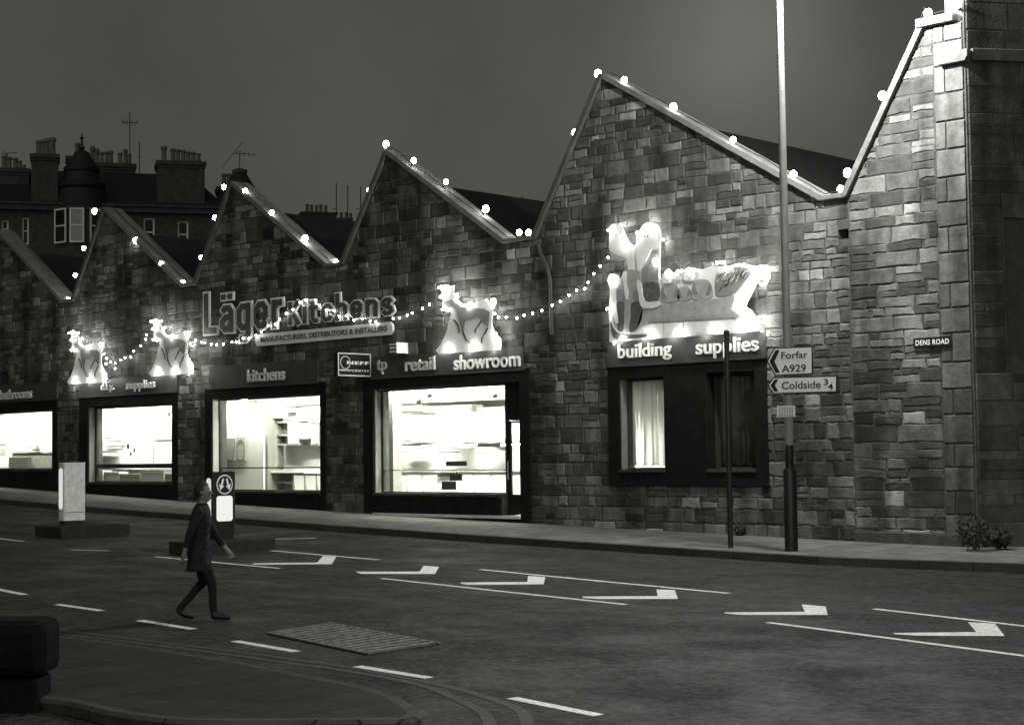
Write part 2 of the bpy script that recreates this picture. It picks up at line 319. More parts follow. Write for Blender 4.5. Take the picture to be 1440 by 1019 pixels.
def paint(name, poly, m, dz=.004):
    P = [Vector((x, y, 0)) for x, y in poly]
    A = sum(P[i].x*P[(i+1) % len(P)].y-P[(i+1) % len(P)].x*P[i].y for i in range(len(P)))
    if A < 0: P.reverse()
    b = MB(); b.add([(p.x, p.y, z_road(p.x, p.y)+dz) for p in P], [list(range(len(P)))])
    return b.build(name, m, road)
def gline(name, p0, p1, w, m=M_PAINT, dz=.004):
    A, B = ground(*p0), ground(*p1); t = (B-A); t.z = 0; L = t.length; t.normalize(); q = Vector((-t.y, t.x, 0))*w/2
    N = max(1, int(L/2)); b = MB(); V = []
    for i in range(N+1):
        c = A+t*L*i/N
        for s in (-1, 1): x, y = c.x+q.x*s, c.y+q.y*s; V.append((x, y, z_road(x, y)+dz))
    b.add(V, [[2*i, 2*i+2, 2*i+3, 2*i+1] for i in range(N)]); return b.build(name, m, road)
for pp in ([(1256, 889.8), (1373, 888.5), (1361, 874.5), (1399, 876.5), (1413, 894), (1290, 893.6), (1258, 891.4)],
           [(1019, 860.8), (1131.7, 860), (1127.5, 849.6), (1161, 852.5), (1164, 864.4), (1040, 864.2), (1019, 862)],
           [(818.7, 838.5), (925, 838), (923, 828.5), (949, 829.4), (953, 841.9), (840, 842), (820, 840.4)],
           [(648, 818.8), (741.7, 818), (742.5, 809.4), (766.7, 811.4), (764.6, 821.4), (658, 822), (648, 820.4)],
           [(500, 803.6), (590, 803.4), (596, 795.2), (617.5, 796.8), (611.7, 806.7), (508, 806.7)],
           [(354, 791.8), (446, 790.8), (454, 781.5), (473, 782.3), (466.7, 793), (358, 793.7)]):
    G = [ground(*p) for p in pp]; paint('chevron_marking', [(p.x, p.y) for p in G], M_PAINT)
for p0, p1 in (((675, 800.4), (1025, 834)), ((537, 813), (881, 849.8)), ((371, 773), (533, 786.9)), ((219, 782.5), (394, 799)), ((1079.6, 874.8), (1560, 937.5)), ((1229.6, 855.8), (1560, 893.8)), ((-60, 750), (33, 761)), ((354, 758.6), (446, 756.2)), ((100, 773), (154, 774.2))):
    gline('lane_line', p0, p1, .11)
for p0, p1 in (((-60, 817), (35, 836)), ((80, 849.5), (143, 858.5)), ((196, 872), (273, 884.5)), ((330, 901), (417, 916)), ((502, 936.5), (604, 953)), ((720, 981), (842, 1005.5))):
    gline('lane_dash', p0, p1, .13)
def curve_line(name, pts, w, m):
    P = catmull([ground(*p) for p in pts], 6); b = MB(); V = []
    for i, p in enumerate(P):
        t = P[min(i+1, len(P)-1)]-P[max(i-1, 0)]; t.z = 0; t.normalize(); q = Vector((-t.y, t.x, 0))*w/2
        for s in (-1, 1): x, y = p.x+q.x*s, p.y+q.y*s; V.append((x, y, z_road(x, y)+.004))
    b.add(V, [[2*i, 2*i+2, 2*i+3, 2*i+1] for i in range(len(P)-1)]); return b.build(name, m, road)
curve_line('kerbside_line', [(-80, 871), (52, 887), (260, 912), (420, 934), (487, 943), (592, 963), (654, 988), (683, 1006), (690, 1030)], .11, M_PAINT_Y)
curve_line('kerbside_line', [(-80, 866), (52, 882), (260, 907), (420, 928), (508, 941), (633, 966), (696, 984), (733, 1000), (744, 1030)], .11, M_PAINT_Y)
# channel line along the far kerb
b = MB(); V = [(x, KY-o, z_road(x, 0)+.004) for x in pxs if x < 24 for o in (.42, .3)]
b.add(V, [[2*i, 2*i+2, 2*i+3, 2*i+1] for i in range(len(V)//2-1)]); b.build('channel_line', M_PAINT_Y, road)

# ribbed drain cover
A, B, C_, D = [ground(*p) for p in ((375, 891), (463, 877), (619, 906), (519, 921))]
dc = thing('drain_cover', (A+C_)/2, 'pale ribbed drain cover let into the road by the dashed line', 'drain cover')
def bil(u, v, h): p = A*(1-u)*(1-v)+D*u*(1-v)+C_*u*v+B*(1-u)*v; return Vector((p.x, p.y, z_road(p.x, p.y)+h))
b = MB(); b.add([bil(0, 0, .006), bil(1, 0, .006), bil(1, 1, .006), bil(0, 1, .006)], [[0, 1, 2, 3]]); b.build('bed', M_ASPH2, dc)
b = MB(); NR = 14
for i in range(NR):
    u0, u1 = (i+.3)/NR, (i+.62)/NR
    b.add([bil(u0, .02, .007), bil(u1, .02, .007), bil(u1, .98, .007), bil(u0, .98, .007), bil(u0, .02, .028), bil(u1, .02, .028), bil(u1, .98, .028), bil(u0, .98, .028)], [[4, 5, 6, 7], [0, 1, 5, 4], [1, 2, 6, 5], [2, 3, 7, 6], [3, 0, 4, 7]])
b.build('ribs', M_STEEL, dc)
b = MB()
for q in ((0, 1, .985, 1.01), (0, 1, -.01, .015)):
    b.add([bil(q[0], q[2], .009), bil(q[1], q[2], .009), bil(q[1], q[3], .009), bil(q[0], q[3], .009), bil(q[0], q[2], .024), bil(q[1], q[2], .024), bil(q[1], q[3], .024), bil(q[0], q[3], .024)], [[4, 5, 6, 7], [0, 1, 5, 4], [1, 2, 6, 5], [2, 3, 7, 6], [3, 0, 4, 7]])
b.build('rim', M_STEEL, dc)

# ------------------------------------------------------------------ stonework
def clip(poly, clipper):                      # Sutherland-Hodgman, clipper counter-clockwise
    out = poly
    for i in range(len(clipper)):
        (x1, y1), (x2, y2) = clipper[i], clipper[(i+1) % len(clipper)]
        ins = lambda p: (x2-x1)*(p[1]-y1)-(y2-y1)*(p[0]-x1) >= 0
        res = []
        for j in range(len(out)):
            p, q = out[j-1], out[j]
            if ins(p) != ins(q):
                dx, dy = q[0]-p[0], q[1]-p[1]; den = (x2-x1)*dy-(y2-y1)*dx
                t = -((x2-x1)*(p[1]-y1)-(y2-y1)*(p[0]-x1))/den; res.append((p[0]+t*dx, p[1]+t*dy))
            if ins(q): res.append(q)
        out = res
        if not out: break
    return out
def stone(mb, pl, poly, tone, depth, jit, mi=1):
    n = len(poly); ar = .5*abs(sum(poly[i-1][0]*poly[i][1]-poly[i][0]*poly[i-1][1] for i in range(n)))
    if ar < .006: return
    A = sum(poly[i-1][0]*poly[i][1]-poly[i][0]*poly[i-1][1] for i in range(n))
    if A < 0: poly = poly[::-1]
    if jit > .008:
        q = []
        for i in range(n):
            (a, z), (c, w) = poly[i], poly[(i+1) % n]; q.append((a, z)); L = math.hypot(c-a, w-z)
            if L > .16:
                for t in ((.33, .68) if L > .32 else (.5,)): q.append((a+(c-a)*t, z+(w-z)*t))
        poly = q; n = len(q)
    cxx = sum(p[0] for p in poly)/n; cz = sum(p[1] for p in poly)/n
    P0, P1 = [], []
    for a, z in poly:
        a += rng.uniform(-jit, jit); z += rng.uniform(-jit, jit); d = math.hypot(a-cxx, z-cz)+1e-6
        k = max(.5, 1-.016/d); k2 = max(.4, 1-.042/d)
        P0.append((cxx+(a-cxx)*k, cz+(z-cz)*k)); P1.append((cxx+(a-cxx)*k2, cz+(z-cz)*k2))
    v = [pl.P(a, z, 0) for a, z in P0]+[pl.P(a, z, depth+rng.uniform(-.003, .003)) for a, z in P1]
    mb.add(v, [list(range(n, 2*n))]+[[i, (i+1) % n, n+(i+1) % n, n+i] for i in range(n)], mi, tone)
def tone_at(x, z, lo=.05, hi=.36):
    t = mnoise.noise(Vector((x*.35, z*.5, 3.1)))*.5+.5
    return (1.7 if rng.random() < .06 else 1)*max(.04, (lo+(hi-lo)*(.25*t+.75*rng.random()**1.5)))
def masonry(mb, pl, x0, x1, z0, z1, holes=(), clipper=None, hmin=.14, hmax=.36, wmin=.2, wmax=.58, jit=.017, tone=tone_at, dep=(.006, .022)):
    z = z0
    while z < z1-.02:
        h = rng.uniform(hmin, hmax)
        if z1-(z+h) < .12: h = z1-z
        iv = [(x0, x1)]
        for hx0, hx1, hz0, hz1 in holes:
            if z < hz1-.02 and z+h > hz0+.02:
                iv = [q for a, c in iv for q in ((a, min(c, hx0)), (max(a, hx1), c)) if q[1]-q[0] > .05]
        for a, c in iv:
            x = a
            while x < c-.01:
                w = rng.uniform(wmin, wmax)*(.7+.6*(h/hmax)) 
                if c-(x+w) < wmin*.7: w = c-x
                cells = [(x, x+w, z, z+h)]
                r = rng.random()
                if h > .24 and r < .24:
                    s = z+h*rng.uniform(.4, .6); cells = [(x, x+w, z, s), (x, x+w, s, z+h)]
                elif h > .22 and r < .36 and w > .45:
                    s = z+h*rng.uniform(.4, .65); t = x+w*rng.uniform(.3, .7); cells = [(x, x+w, z, s), (x, t, s, z+h), (t, x+w, s, z+h)]
                for A_, B_, C2, D2 in cells:
                    poly = [(A_, C2), (B_, C2), (B_, D2), (A_, D2)]
                    if clipper: poly = clip(poly, clipper)
                    if len(poly) >= 3: stone(mb, pl, poly, tone((A_+B_)/2, (C2+D2)/2), rng.uniform(*dep), jit)
                x += w
        z += h
def backing(mb, x0, x1, z0, z1, holes, y0, y1):
    X = sorted({x0, x1}|{min(max(v, x0), x1) for h in holes for v in h[:2]})
    for a, c in zip(X, X[1:]):
        m = (a+c)/2; Z = [z0]
        for h in sorted((h for h in holes if h[0] < m < h[1]), key=lambda h: h[2]): Z += [h[2], h[3]]
        Z.append(z1)
        for i in range(0, len(Z), 2):
            if Z[i+1]-Z[i] > .01: mb.box(a, c, y0, y1, Z[i], Z[i+1])

# ------------------------------------------------------------------ the warehouse
W, VZ, PZ, FLAT, PK = 6.577, 6.58, 9.3, .75, 2.5
def wr(x0, y0, x1, y1, Y=0):                  # rectangle on the wall from two pixel corners (averaged edges)
    ym, xm = (y0+y1)/2, (x0+x1)/2
    return (wall(x0, ym, Y).x, wall(x1, ym, Y).x, wall(xm, y1, Y).z, wall(xm, y0, Y).z)
O_BATH = (-15.6, wall(75, 615).x, wall(30, 660).z, wall(75, 575.5).z)
O_DIY = wr(125, 569, 243.5, 678.5); O_KIT = wr(299, 557, 452, 691)
O_TP = (wall(527, 620).x, wall(733, 640).x, wall(620, 694.5).z, wall(733, 537).z)
O_TPD = (wall(704.5, 640).x, O_TP[1], wall(720, 726).z, O_TP[2])          # door leg of the showroom opening
O_B1 = wr(873, 531, 936, 660.5); O_B2 = wr(996, 523, 1063.5, 660)
HOLES = [O_BATH, O_DIY, O_KIT, O_TP, O_TPD, O_B1, O_B2]
VENT = wr(1179, 322, 1196, 336)
holes_b = HOLES+[VENT]
wh = thing('stone_warehouse', (8, 0, g(8)), 'long rubble stone warehouse with five sawtooth gables and lit shop windows', 'building')
bays = [(-2*W-6.5, None), ]
BAYS = [(k*W, (k+1)*W, k*W+FLAT, k*W+PK, PZ) for k in (-3, -2, -1, 0, 1)]+[(2*W, 22.085, 2*W+1.1, 16.38, 10.06)]
X_L, X_R = -3*W, 22.085
mb = MB(); backing(mb, X_L, 22.74, -1.2, VZ, holes_b, 0, .5)
masonry(mb, WALL, X_L, 22.74, -1.0, VZ, [(h[0]-.1, h[1]+.1, h[2]-.08, h[3]+.1) for h in HOLES]+[VENT])
for x0, x1, xf, xp, pz in BAYS:
    tri = [(xf, VZ), (x1, VZ), (xp, pz)]
    mb.prism(WALL, tri, -.5, 0)
    masonry(mb, WALL, xf, x1, VZ, pz, (), tri)
mb.build('wall', [M_MORTAR, M_STONE], wh)
def cope(p0, p1, th, yf, yb, m, mbx):
    (x0, z0), (x1, z1) = p0, p1; L = math.hypot(x1-x0, z1-z0); nx, nz = -(z1-z0)/L, (x1-x0)/L
    mbx.prism(WALL, [(x0, z0), (x1, z1), (x1+nx*th, z1+nz*th), (x0+nx*th, z0+nz*th)], -yb, yf)
PROFILE = []
for x0, x1, xf, xp, pz in BAYS:
    PROFILE.append([(x0, VZ), (xf, VZ), (xp, pz), (x1, VZ)])
    b = MB(); cope((xp-.03, pz), (x1+.02, VZ), .13, .1, .55, M_COPE, b); b.build('coping', M_COPE, wh, bevel=.015)
    b = MB(); cope((xf, VZ), (xp+.05, pz+.05), .13, .1, .55, M_COPE_D, b); b.build('coping', M_COPE_D, wh, bevel=.015)
    b = MB(); cope((x0, VZ), (xf, VZ), .1, .09, .55, M_COPE, b); b.build('coping', M_COPE, wh, bevel=.015)
    dz = .62
    b = MB(); b.prism(WALL, [(x0-.05, VZ-dz-.1), (xf+.1, VZ-dz), (xp, pz-dz), (x1, VZ-dz)], -26, -.52); b.build('roof', M_SLATE, wh)
b = MB(); cope((22.085, VZ), (22.74, VZ), .1, .09, .55, M_COPE, b); b.build('coping', M_COPE, wh, bevel=.015)
b = MB(); b.box(VENT[0]-.02, VENT[1]+.02, .3, .32, VENT[2]-.02, VENT[3]+.02); b.build('vent', M_BLACK, wh)
# painted surrounds
def surround(op, outer, door=None):
    b = MB(); x0, x1, z0, z1 = op; X0, X1, Z0, Z1 = outer; d = .055
    b.pbox(WALL, X0, x0, Z0, Z1, -.02, d); b.pbox(WALL, x0, x1, z1, Z1, -.02, d)
    if door:
        b.pbox(WALL, x1, X1, Z0, Z1, -.02, d); b.pbox(WALL, x0, door[0], Z0, z0, -.02, d); b.pbox(WALL, door[0], x1, Z0, door[2], -.02, d)
    else:
        b.pbox(WALL, x1, X1, Z0, Z1, -.02, d); b.pbox(WALL, x0, x1, Z0, z0, -.02, d)
    return b.build('window_surround', M_DARK, wh, bevel=.008)
S_BATH = (-16, wall(82, 620).x, g(-9)-.3, wall(79, 560).z); surround(O_BATH, S_BATH)
S_DIY = (wall(113, 620).x, wall(251, 620).x, g(-2)-.3, wall(180, 554).z); surround(O_DIY, S_DIY)
S_KIT = (wall(290, 620).x, wall(459.5, 620).x, g(4)-.3, wall(380, 541).z); surround(O_KIT, S_KIT)
S_TP = (wall(513, 620).x, wall(747, 620).x, g(11)-.35, wall(635, 524.5).z); surround(O_TP, S_TP, O_TPD)
S_B = (wall(857.5, 600).x, wall(1081, 600).x, wall(970, 683.5).z, wall(966, 508).z)
b = MB(); z0, z1 = O_B1[2], O_B1[3]
b.pbox(WALL, S_B[0], O_B1[0], S_B[2], S_B[3], -.02, .055); b.pbox(WALL, O_B1[0], O_B1[1], S_B[2], O_B1[2], -.02, .055); b.pbox(WALL, O_B1[0], O_B1[1], O_B1[3], S_B[3], -.02, .055)
b.pbox(WALL, O_B1[1], O_B2[0], S_B[2], S_B[3], -.02, .055); b.pbox(WALL, O_B2[0], O_B2[1], S_B[2], O_B2[2], -.02, .055); b.pbox(WALL, O_B2[0], O_B2[1], O_B2[3], S_B[3], -.02, .055); b.pbox(WALL, O_B2[1], S_B[1], S_B[2], S_B[3], -.02, .055)
b.build('window_surround', M_DARK, wh, bevel=.008)
# fascia bands behind the lettering
for (X0, X1, Z1, top) in ((S_BATH[0], S_BATH[1], S_BATH[3], .55), (S_DIY[0], S_DIY[1], S_DIY[3], .52), (S_KIT[0]+.3, S_KIT[1]-.3, S_KIT[3], .62), (S_TP[0]+.1, S_TP[1]-.2, S_TP[3], .52), (S_B[0], S_B[1], S_B[3], .62)):
    b = MB(); b.pbox(WALL, X0, X1, Z1+.002, Z1+top, -.02, .05); b.pbox(WALL, X0-.02, X1+.02, Z1-.045, Z1, .056, .085); b.build('fascia', M_FASCIA, wh, bevel=.006)
# windows: frame > pane, rail
def window(op, rails=(), name='shop_window', fm=M_FRAME_D, left=.1, y=.24, t=.05, jamb=None, pm=None):
    x0, x1, z0, z1 = op; b = MB()
    b.box(x0, x0+left, y-.04, y+.06, z0, z1); b.box(x1-t, x1, y-.04, y+.06, z0, z1)
    b.box(x0+left, x1-t, y-.04, y+.06, z0, z0+t); b.box(x0+left, x1-t, y-.04, y+.06, z1-t, z1)
    f = b.build(name, fm, wh, bevel=.005)
    for zr, h in rails:
        r = MB(); r.box(x0+left, x1-t, y-.035, y+.05, zr-h/2, zr+h/2); r.build('rail', M_FRAME_D, f)
    p = MB(); p.box(x0+left-.01, x1-t+.01, y, y+.008, z0+t-.01, z1-t+.01); p.build('pane', pm or M_GLASS, f)
    if jamb:
        j = MB(); j.box(x0+.002, x0+.03, .0, y-.045, z0+.002, z1-.002); j.build('jamb', jamb, f)
    s = MB(); s.box(x0-.01, x1+.01, -.09, y-.042, z0-.05, z0+.015); s.build('sill', M_KERB, f)
    return f
window(O_BATH, ()); window(O_DIY, [(wall(185, 655).z, .13)], left=.12, jamb=M_POST)
window(O_KIT, [(wall(378, 657.5).z, .035)], left=.06, jamb=M_FRAME)
window(O_B1, (), left=.06, jamb=M_POST); window(O_B2, (), left=.06, jamb=M_DARK)
# showroom window and its door
XD = O_TPD[0]
window((O_TP[0], XD, O_TP[2], O_TP[3]), [(wall(620, 661).z, .02)], left=.1, jamb=M_POST)
zt = wall(720, 591).z
b = MB(); b.box(XD, O_TP[1]-.04, .2, .26, zt, O_TP[3]); b.build('transom_panel', M_BLACK, wh)
b = MB(); b.box(O_TP[1]-.04, O_TP[1]-.003, .02, .3, O_TPD[2], O_TP[3]); b.build('door_frame', M_FRAME, wh)
b = MB(); xd0, xd1 = XD+.01, O_TP[1]-.05; zk = O_TP[2]
b.box(xd0, xd0+.1, .22, .28, O_TPD[2]+.03, zt-.005); b.box(xd1-.05, xd1, .22, .28, O_TPD[2]+.03, zt-.005); b.box(xd0+.1, xd1-.05, .22, .28, zt-.06, zt-.005); b.box(xd0+.1, xd1-.05, .22, .28, O_TPD[2]+.03, zk)
dr = b.build('door', M_BLACK, wh); p = MB(); p.box(xd0+.09, xd1-.04, .245, .253, zk-.01, zt-.05); p.build('pane', M_GLASS, dr)
p = MB(); p.tube([(xd0+.05, .19, zk+.35), (xd0+.05, .17, zk+.4), (xd0+.05, .17, zk+.75), (xd0+.05, .19, zk+.8)], .014); p.build('handle', M_FRAME, dr)
b = MB(); b.box(O_TP[0], O_TP[1], -.1, .3, O_TPD[2]-.05, O_TPD[2]+.02); b.build('threshold', M_FRAME, wh)
# downpipe below the valley beside the tallest gable
b = MB(); q = [wall(757, 345, -.12), wall(760, 356, -.12), wall(768, 372, -.12), wall(772, 384, -.1), wall(774, 400, -.1), wall(776, 470, -.1)]; b.tube(q, .045); b.build('downpipe', M_IRON, wh, True)

# ------------------------------------------------------------------ shop rooms behind the glass
CEIL = {'b': O_BATH[3]+.25, 'd': O_DIY[3]+.2, 'k': O_KIT[3]+.3, 't': O_TP[3]+.25}
def room(x0, x1, z0, z1, y1, m=M_ROOM, y0=.5):
    b = MB(); b.box(x0-.1, x0, y0, y1+.1, z0, z1); b.box(x1, x1+.1, y0, y1+.1, z0, z1); b.box(x0, x1, y1, y1+.1, z0, z1); b.box(x0, x1, y0, y1, z1, z1+.08)
    b.build('room_wall', m, wh); f = MB(); f.box(x0, x1, y0, y1, z0-.08, z0); f.build('room_floor', M_FLOOR, wh)
def strip(x0, x1, y, z, w=.09, m=M_TUBE):
    b = MB(); b.box(x0, x1, y-w, y+w, z-.06, z-.03); b.box(x0, x1, y-w-.03, y-w-.005, z-.26, z-.03); f = b.build('strip_light', M_UNIT, wh)  # front lip is an added baffle, keeping direct tube light off the pavement
    p = MB(); p.box(x0+.03, x1-.03, y-w*.7, y+w*.7, z-.1, z-.062); p.build('tube', m, f)
ZF = {'b': O_BATH[2]-.35, 'd': O_DIY[2]-.25, 'k': O_KIT[2]-.4, 't': O_TPD[2]}
room(-19, -8.0, ZF['b'], CEIL['b'], 2.6); room(-7.85, -.3, ZF['d'], CEIL['d'], 1.6); room(-.15, 5.9, ZF['k'], CEIL['k'], 2.8); room(6.05, 14.6, ZF['t'], CEIL['t'], 2.7)
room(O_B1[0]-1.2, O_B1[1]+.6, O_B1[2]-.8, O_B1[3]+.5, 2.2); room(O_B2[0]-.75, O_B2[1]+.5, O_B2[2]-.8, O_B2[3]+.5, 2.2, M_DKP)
strip(-14.5, -8.3, .9, CEIL['b']); strip(-7, -.8, .8, CEIL['d']); strip(.4, 5.6, .75, CEIL['k']); strip(2, 5.6, 1.7, CEIL['k']); strip(7, 13.6, .9, CEIL['t']); strip(6.4, 12.6, 1.6, CEIL['t'])
strip(7, 13.6, 1.25, CEIL['t'])  # extra ceiling strip added to brighten the base cupboard fronts
strip(O_B1[0]-.5, O_B1[1]+.3, .95, O_B1[3]+.4, .12, M_TUBE2)
strip(O_B1[0]-1.1, O_B1[1]+.5, 1.7, (O_B1[2]+O_B1[3])/2+.3, .12, glow('added curtain fill', 160))  # unseen extra tube hung mid-height, added to brighten the curtain from behind
def ip(x, y, Y): p = wall(x, y, Y); return p.x, p.z
def slab(b, x0, y0, x1, y1, Y, th, mi=0):     # block behind the glass seen between two pixel corners
    a = ip(x0, y1, Y); c = ip(x1, y0, Y); b.box(a[0], c[0], Y, Y+th, a[1], c[1], mi); return b
# kitchens window
b = MB(); slab(b, 296, 566, 370, 700, 1.0, .06); t = thing('sample_display', wall(333, 700, 1.0), 'white display panel carrying two sample cupboard doors in kitchens window', 'panel'); b.build('board', M_ROOM, t)
for k, (x0, x1) in enumerate(((315, 329), (332, 345))):
    s = MB(); slab(s, x0, 616 if k == 0 else 614, x1, 647, .96, .03); o = s.build('sample_door', mat('sample door finish', .35 if k == 0 else .5, .6), None, bevel=.004)
    tag(o, ['plain dark sample cupboard door, left of two on white panel', 'arched sample cupboard door, right of two on white panel'][k], 'cupboard door', 'sample doors on the display panel')
    if k == 1:
        a = ip(x0+2, 645, .95); c = ip(x1-2, 617, .95); w = c[0]-a[0]
        r = MB(); r.tube([(a[0], 0.955, a[1]), (a[0], 0.955, c[1]-.12), (a[0]+w*.25, 0.955, c[1]-.05), (a[0]+w*.5, 0.955, c[1]), (a[0]+w*.75, 0.955, c[1]-.05), (c[0], 0.955, c[1]-.12), (c[0], 0.955, a[1]), (a[0], 0.955, a[1])], .012, 6); ORG[o.name] = o.location.copy(); r.build('moulding', M_WOOD, o)
Y = 2.2
t = thing('tall_end_panel', wall(373, 700, Y), 'brown upright end panel of kitchen run in kitchens window', 'panel'); b = MB(); slab(b, 371, 579, 376, 692, Y-.25, .6); b.build('upright', M_WOOD, t)
b = MB(); slab(b, 376.5, 579, 405, 588.5, Y-.05, .3); slab(b, 405.5, 583, 460, 589.5, Y-.02, .3); b.build('pelmet', M_WOOD, t)
def corner_shelf(pxr, ys, label):
    x0, x1 = pxr; t = thing('corner_shelf', wall((x0+x1)/2, ys[-1], Y), label, 'shelf', 'open corner shelves in the kitchens window')
    a = ip(x0, ys[-1], Y); c = ip(x1, ys[0], Y); b = MB(); b.box(a[0], c[0], Y+.36, Y+.4, a[1], c[1]); b.box(c[0]-.03, c[0], Y, Y+.36, a[1], c[1]); b.build('back', M_WOOD, t)
    for y in ys:
        z = ip(x0, y, Y)[1]; n = 10; r = (c[0]-a[0]); P = [(c[0]-.03, Y+.36, z-.025)]+[(c[0]-.03-r*math.cos(q*math.pi/2/n), Y+.36-.36*math.sin(q*math.pi/2/n), z-.025) for q in range(n+1)]
        s = MB(); s.extr(P, Vector((0, 0, .05))); s.build('shelf', M_WOOD, t)
corner_shelf((378, 405), (594, 612, 625), 'upper quarter round open shelf beside wall cupboards in kitchens window')
corner_shelf((375, 412), (664, 678, 692), 'lower quarter round open shelf beside base cupboards in kitchens window')
def unit(px, Y, dep, doors, label, name, cat, frame=M_WOOD, face=M_UNIT, grp=None):
    x0, y0, x1, y1 = px; a = ip(x0, y1, Y); c = ip(x1, y0, Y); t = thing(name, ((a[0]+c[0])/2, Y+dep/2, a[1]), label, cat, grp)
    b = MB(); b.box(a[0], c[0], Y, Y+dep, a[1], c[1]); b.build('carcass', frame, t, bevel=.005)
    w = (c[0]-a[0])/doors
    for i in range(doors):
        d = MB(); d.box(a[0]+w*i+.04, a[0]+w*(i+1)-.04, Y-.022, Y-.001, a[1]+.05, c[1]-.05); dd = d.build('door', face, t, bevel=.004)
        h = MB(); h.tube([(a[0]+w*i+.1, Y-.05, a[1]+.12), (a[0]+w*i+.1, Y-.05, a[1]+.24)], .008, 6); h.build('handle', M_IRON, dd)
    return t
unit((405.5, 592, 420, 626), Y, .35, 1, 'brown framed wall cupboard with white door beside the corner shelf', 'wall_cupboard', 'cupboard')
unit((420.5, 594, 437, 618), Y, .35, 1, 'short wall cupboard with white door above the cooker gap', 'wall_cupboard', 'cupboard')
unit((437.5, 596, 447, 626), Y, .35, 1, 'narrow wall cupboard with white door at right end of kitchens window', 'wall_cupboard', 'cupboard')
unit((413, 666, 462, 694), Y-.1, .5, 3, 'low brown base cupboard with three white doors in kitchens window', 'base_cupboard', 'cupboard')
b = MB(); slab(b, 375, 661, 462, 664.5, Y-.16, .6); tag(b.build('worktop', M_UNIT), 'white worktop over the base cupboard in kitchens window', 'worktop')
b = MB(); p = wall(388, 660, Y+.1); b.lathe((p.x, p.y, p.z), [(.05, 0), (.09, .05), (.1, .12), (.07, .17), (.03, .2)], 14); b.tube([(p.x+.08, p.y, p.z+.1), (p.x+.16, p.y, p.z+.16)], [.03, .015]); tag(b.build('kettle', M_WOOD, None, True), 'small round kettle on white worktop in kitchens window', 'kettle')
b = MB(); slab(b, 398, 571, 416, 573.6, 2.0, .3); slab(b, 404, 564, 440, 565.4, 2.4, .2); tag(b.build('ceiling_bracket', M_IRON), 'dark bracket hanging under ceiling of kitchens window', 'bracket')
p = wall(345, 556, .75)
def lamp(p, r, label, m):
    t = thing('globe_lamp', p, label, 'lamp'); b = MB(); b.ball(p, r, 14); b.build('globe', m, t, 'all'); c = MB(); c.tube([p+Vector((0, 0, r)), p+Vector((0, 0, r+.35))], .012, 6); c.build('flex', M_CABLE, t)
lamp(wall(343, 563, .75), .11, 'brilliant white globe lamp inside top of kitchens window', glow('kitchen lamp', 60)); lamp(wall(619, 583, 1.6), .1, 'white globe lamp hanging on long flex in middle showroom window', glow('showroom lamp', 60))
# showroom window kitchen
Y = 2.0
for i, (x0, x1) in enumerate(((553, 566), (566.5, 582), (583, 600), (600.5, 640), (640.5, 672), (672.5, 704), (704.5, 745))):
    unit((x0, 583, x1, 622), Y, .35, 1 if x1-x0 < 20 else 2, 'white wall cupboard in showroom window, number %s from the left end' % ['first', 'second', 'third', 'fourth', 'fifth', 'sixth', 'last'][i], 'wall_cupboard', 'cupboard', M_UNIT, mat('cupboard glass door', .3, .4) if i in (1, 2) else M_UNIT, 'showroom wall cupboards')
unit((550, 664, 640, 700), Y-.15, .55, 4, 'left white base cupboard run in showroom window', 'base_cupboard', 'cupboard', M_UNIT, M_ROOM); unit((641, 664, 745, 700), Y-.15, .55, 4, 'right white base cupboard run in showroom window', 'base_cupboard', 'cupboard', M_UNIT, M_ROOM)
b = MB(); slab(b, 549, 661, 746, 663.4, Y-.2, .65); tag(b.build('worktop', M_MIDP), 'long pale grey worktop along the showroom kitchen', 'worktop')
b = MB(); slab(b, 552, 569, 594, 579, 2.15, .25); slab(b, 594.4, 568.4, 662, 580.4, 1.95, .45); slab(b, 662.4, 569.6, 745, 579.5, 2.15, .25); tag(b.build('pelmet', M_GREYP), 'grey pelmet band above the showroom wall cupboards', 'pelmet')
b = MB(); slab(b, 610, 622.6, 645, 631, Y-.15, .45); slab(b, 612, 634, 643, 636.5, Y+.2, .1); tag(b.build('cooker_hood', M_MIDP, None, bevel=.02), 'grey cooker hood between the showroom wall cupboards', 'cooker hood')
for k, (x0, x1) in enumerate(((560, 592), (670, 704))):
    b = MB(); slab(b, x0, 624.4, x1, 628, Y+.1, .25); slab(b, x0, 634, x1, 636.6, Y+.15, .2); tag(b.build('spice_rack', M_MIDP), ['grey two tier rack under cupboards left of the cooker hood', 'grey two tier rack under cupboards right of the cooker hood'][k], 'rack', 'racks under the showroom cupboards')
b = MB(); slab(b, 543, 548, 552, 700, 1.0, .3); tag(b.build('pillar', M_GREYP), 'grey upright pillar just inside left edge of showroom window', 'pillar')
for k, (x, y) in enumerate(((603, 553), (695, 553), (588, 561))):
    p = wall(x, y, 1.6); t = thing('spotlight', p, ['dark spotlight on ceiling track left of the globe lamp', 'dark spotlight on ceiling track at right of showroom window', 'small dark spotlight deeper inside showroom, leftmost one'][k], 'spotlight', 'ceiling spotlights in the showroom')
    b = MB(); d = Vector((.1, -.05, -.12)); b.tube([p-d*.6, p+d*.6], [.035, .075], 10); b.build('can', M_BLACK, t); b = MB(); b.tube([p, p+Vector((0, 0, .2))], .012, 6); b.build('stem', M_BLACK, t)
b = MB()
for y in (553, 559): slab(b, 548, y, 745, y+1.3, 1.7+(y-553)*.1, .06)
tag(b.build('lighting_track', M_MIDP), 'pale lighting track bars under the showroom ceiling', 'track')
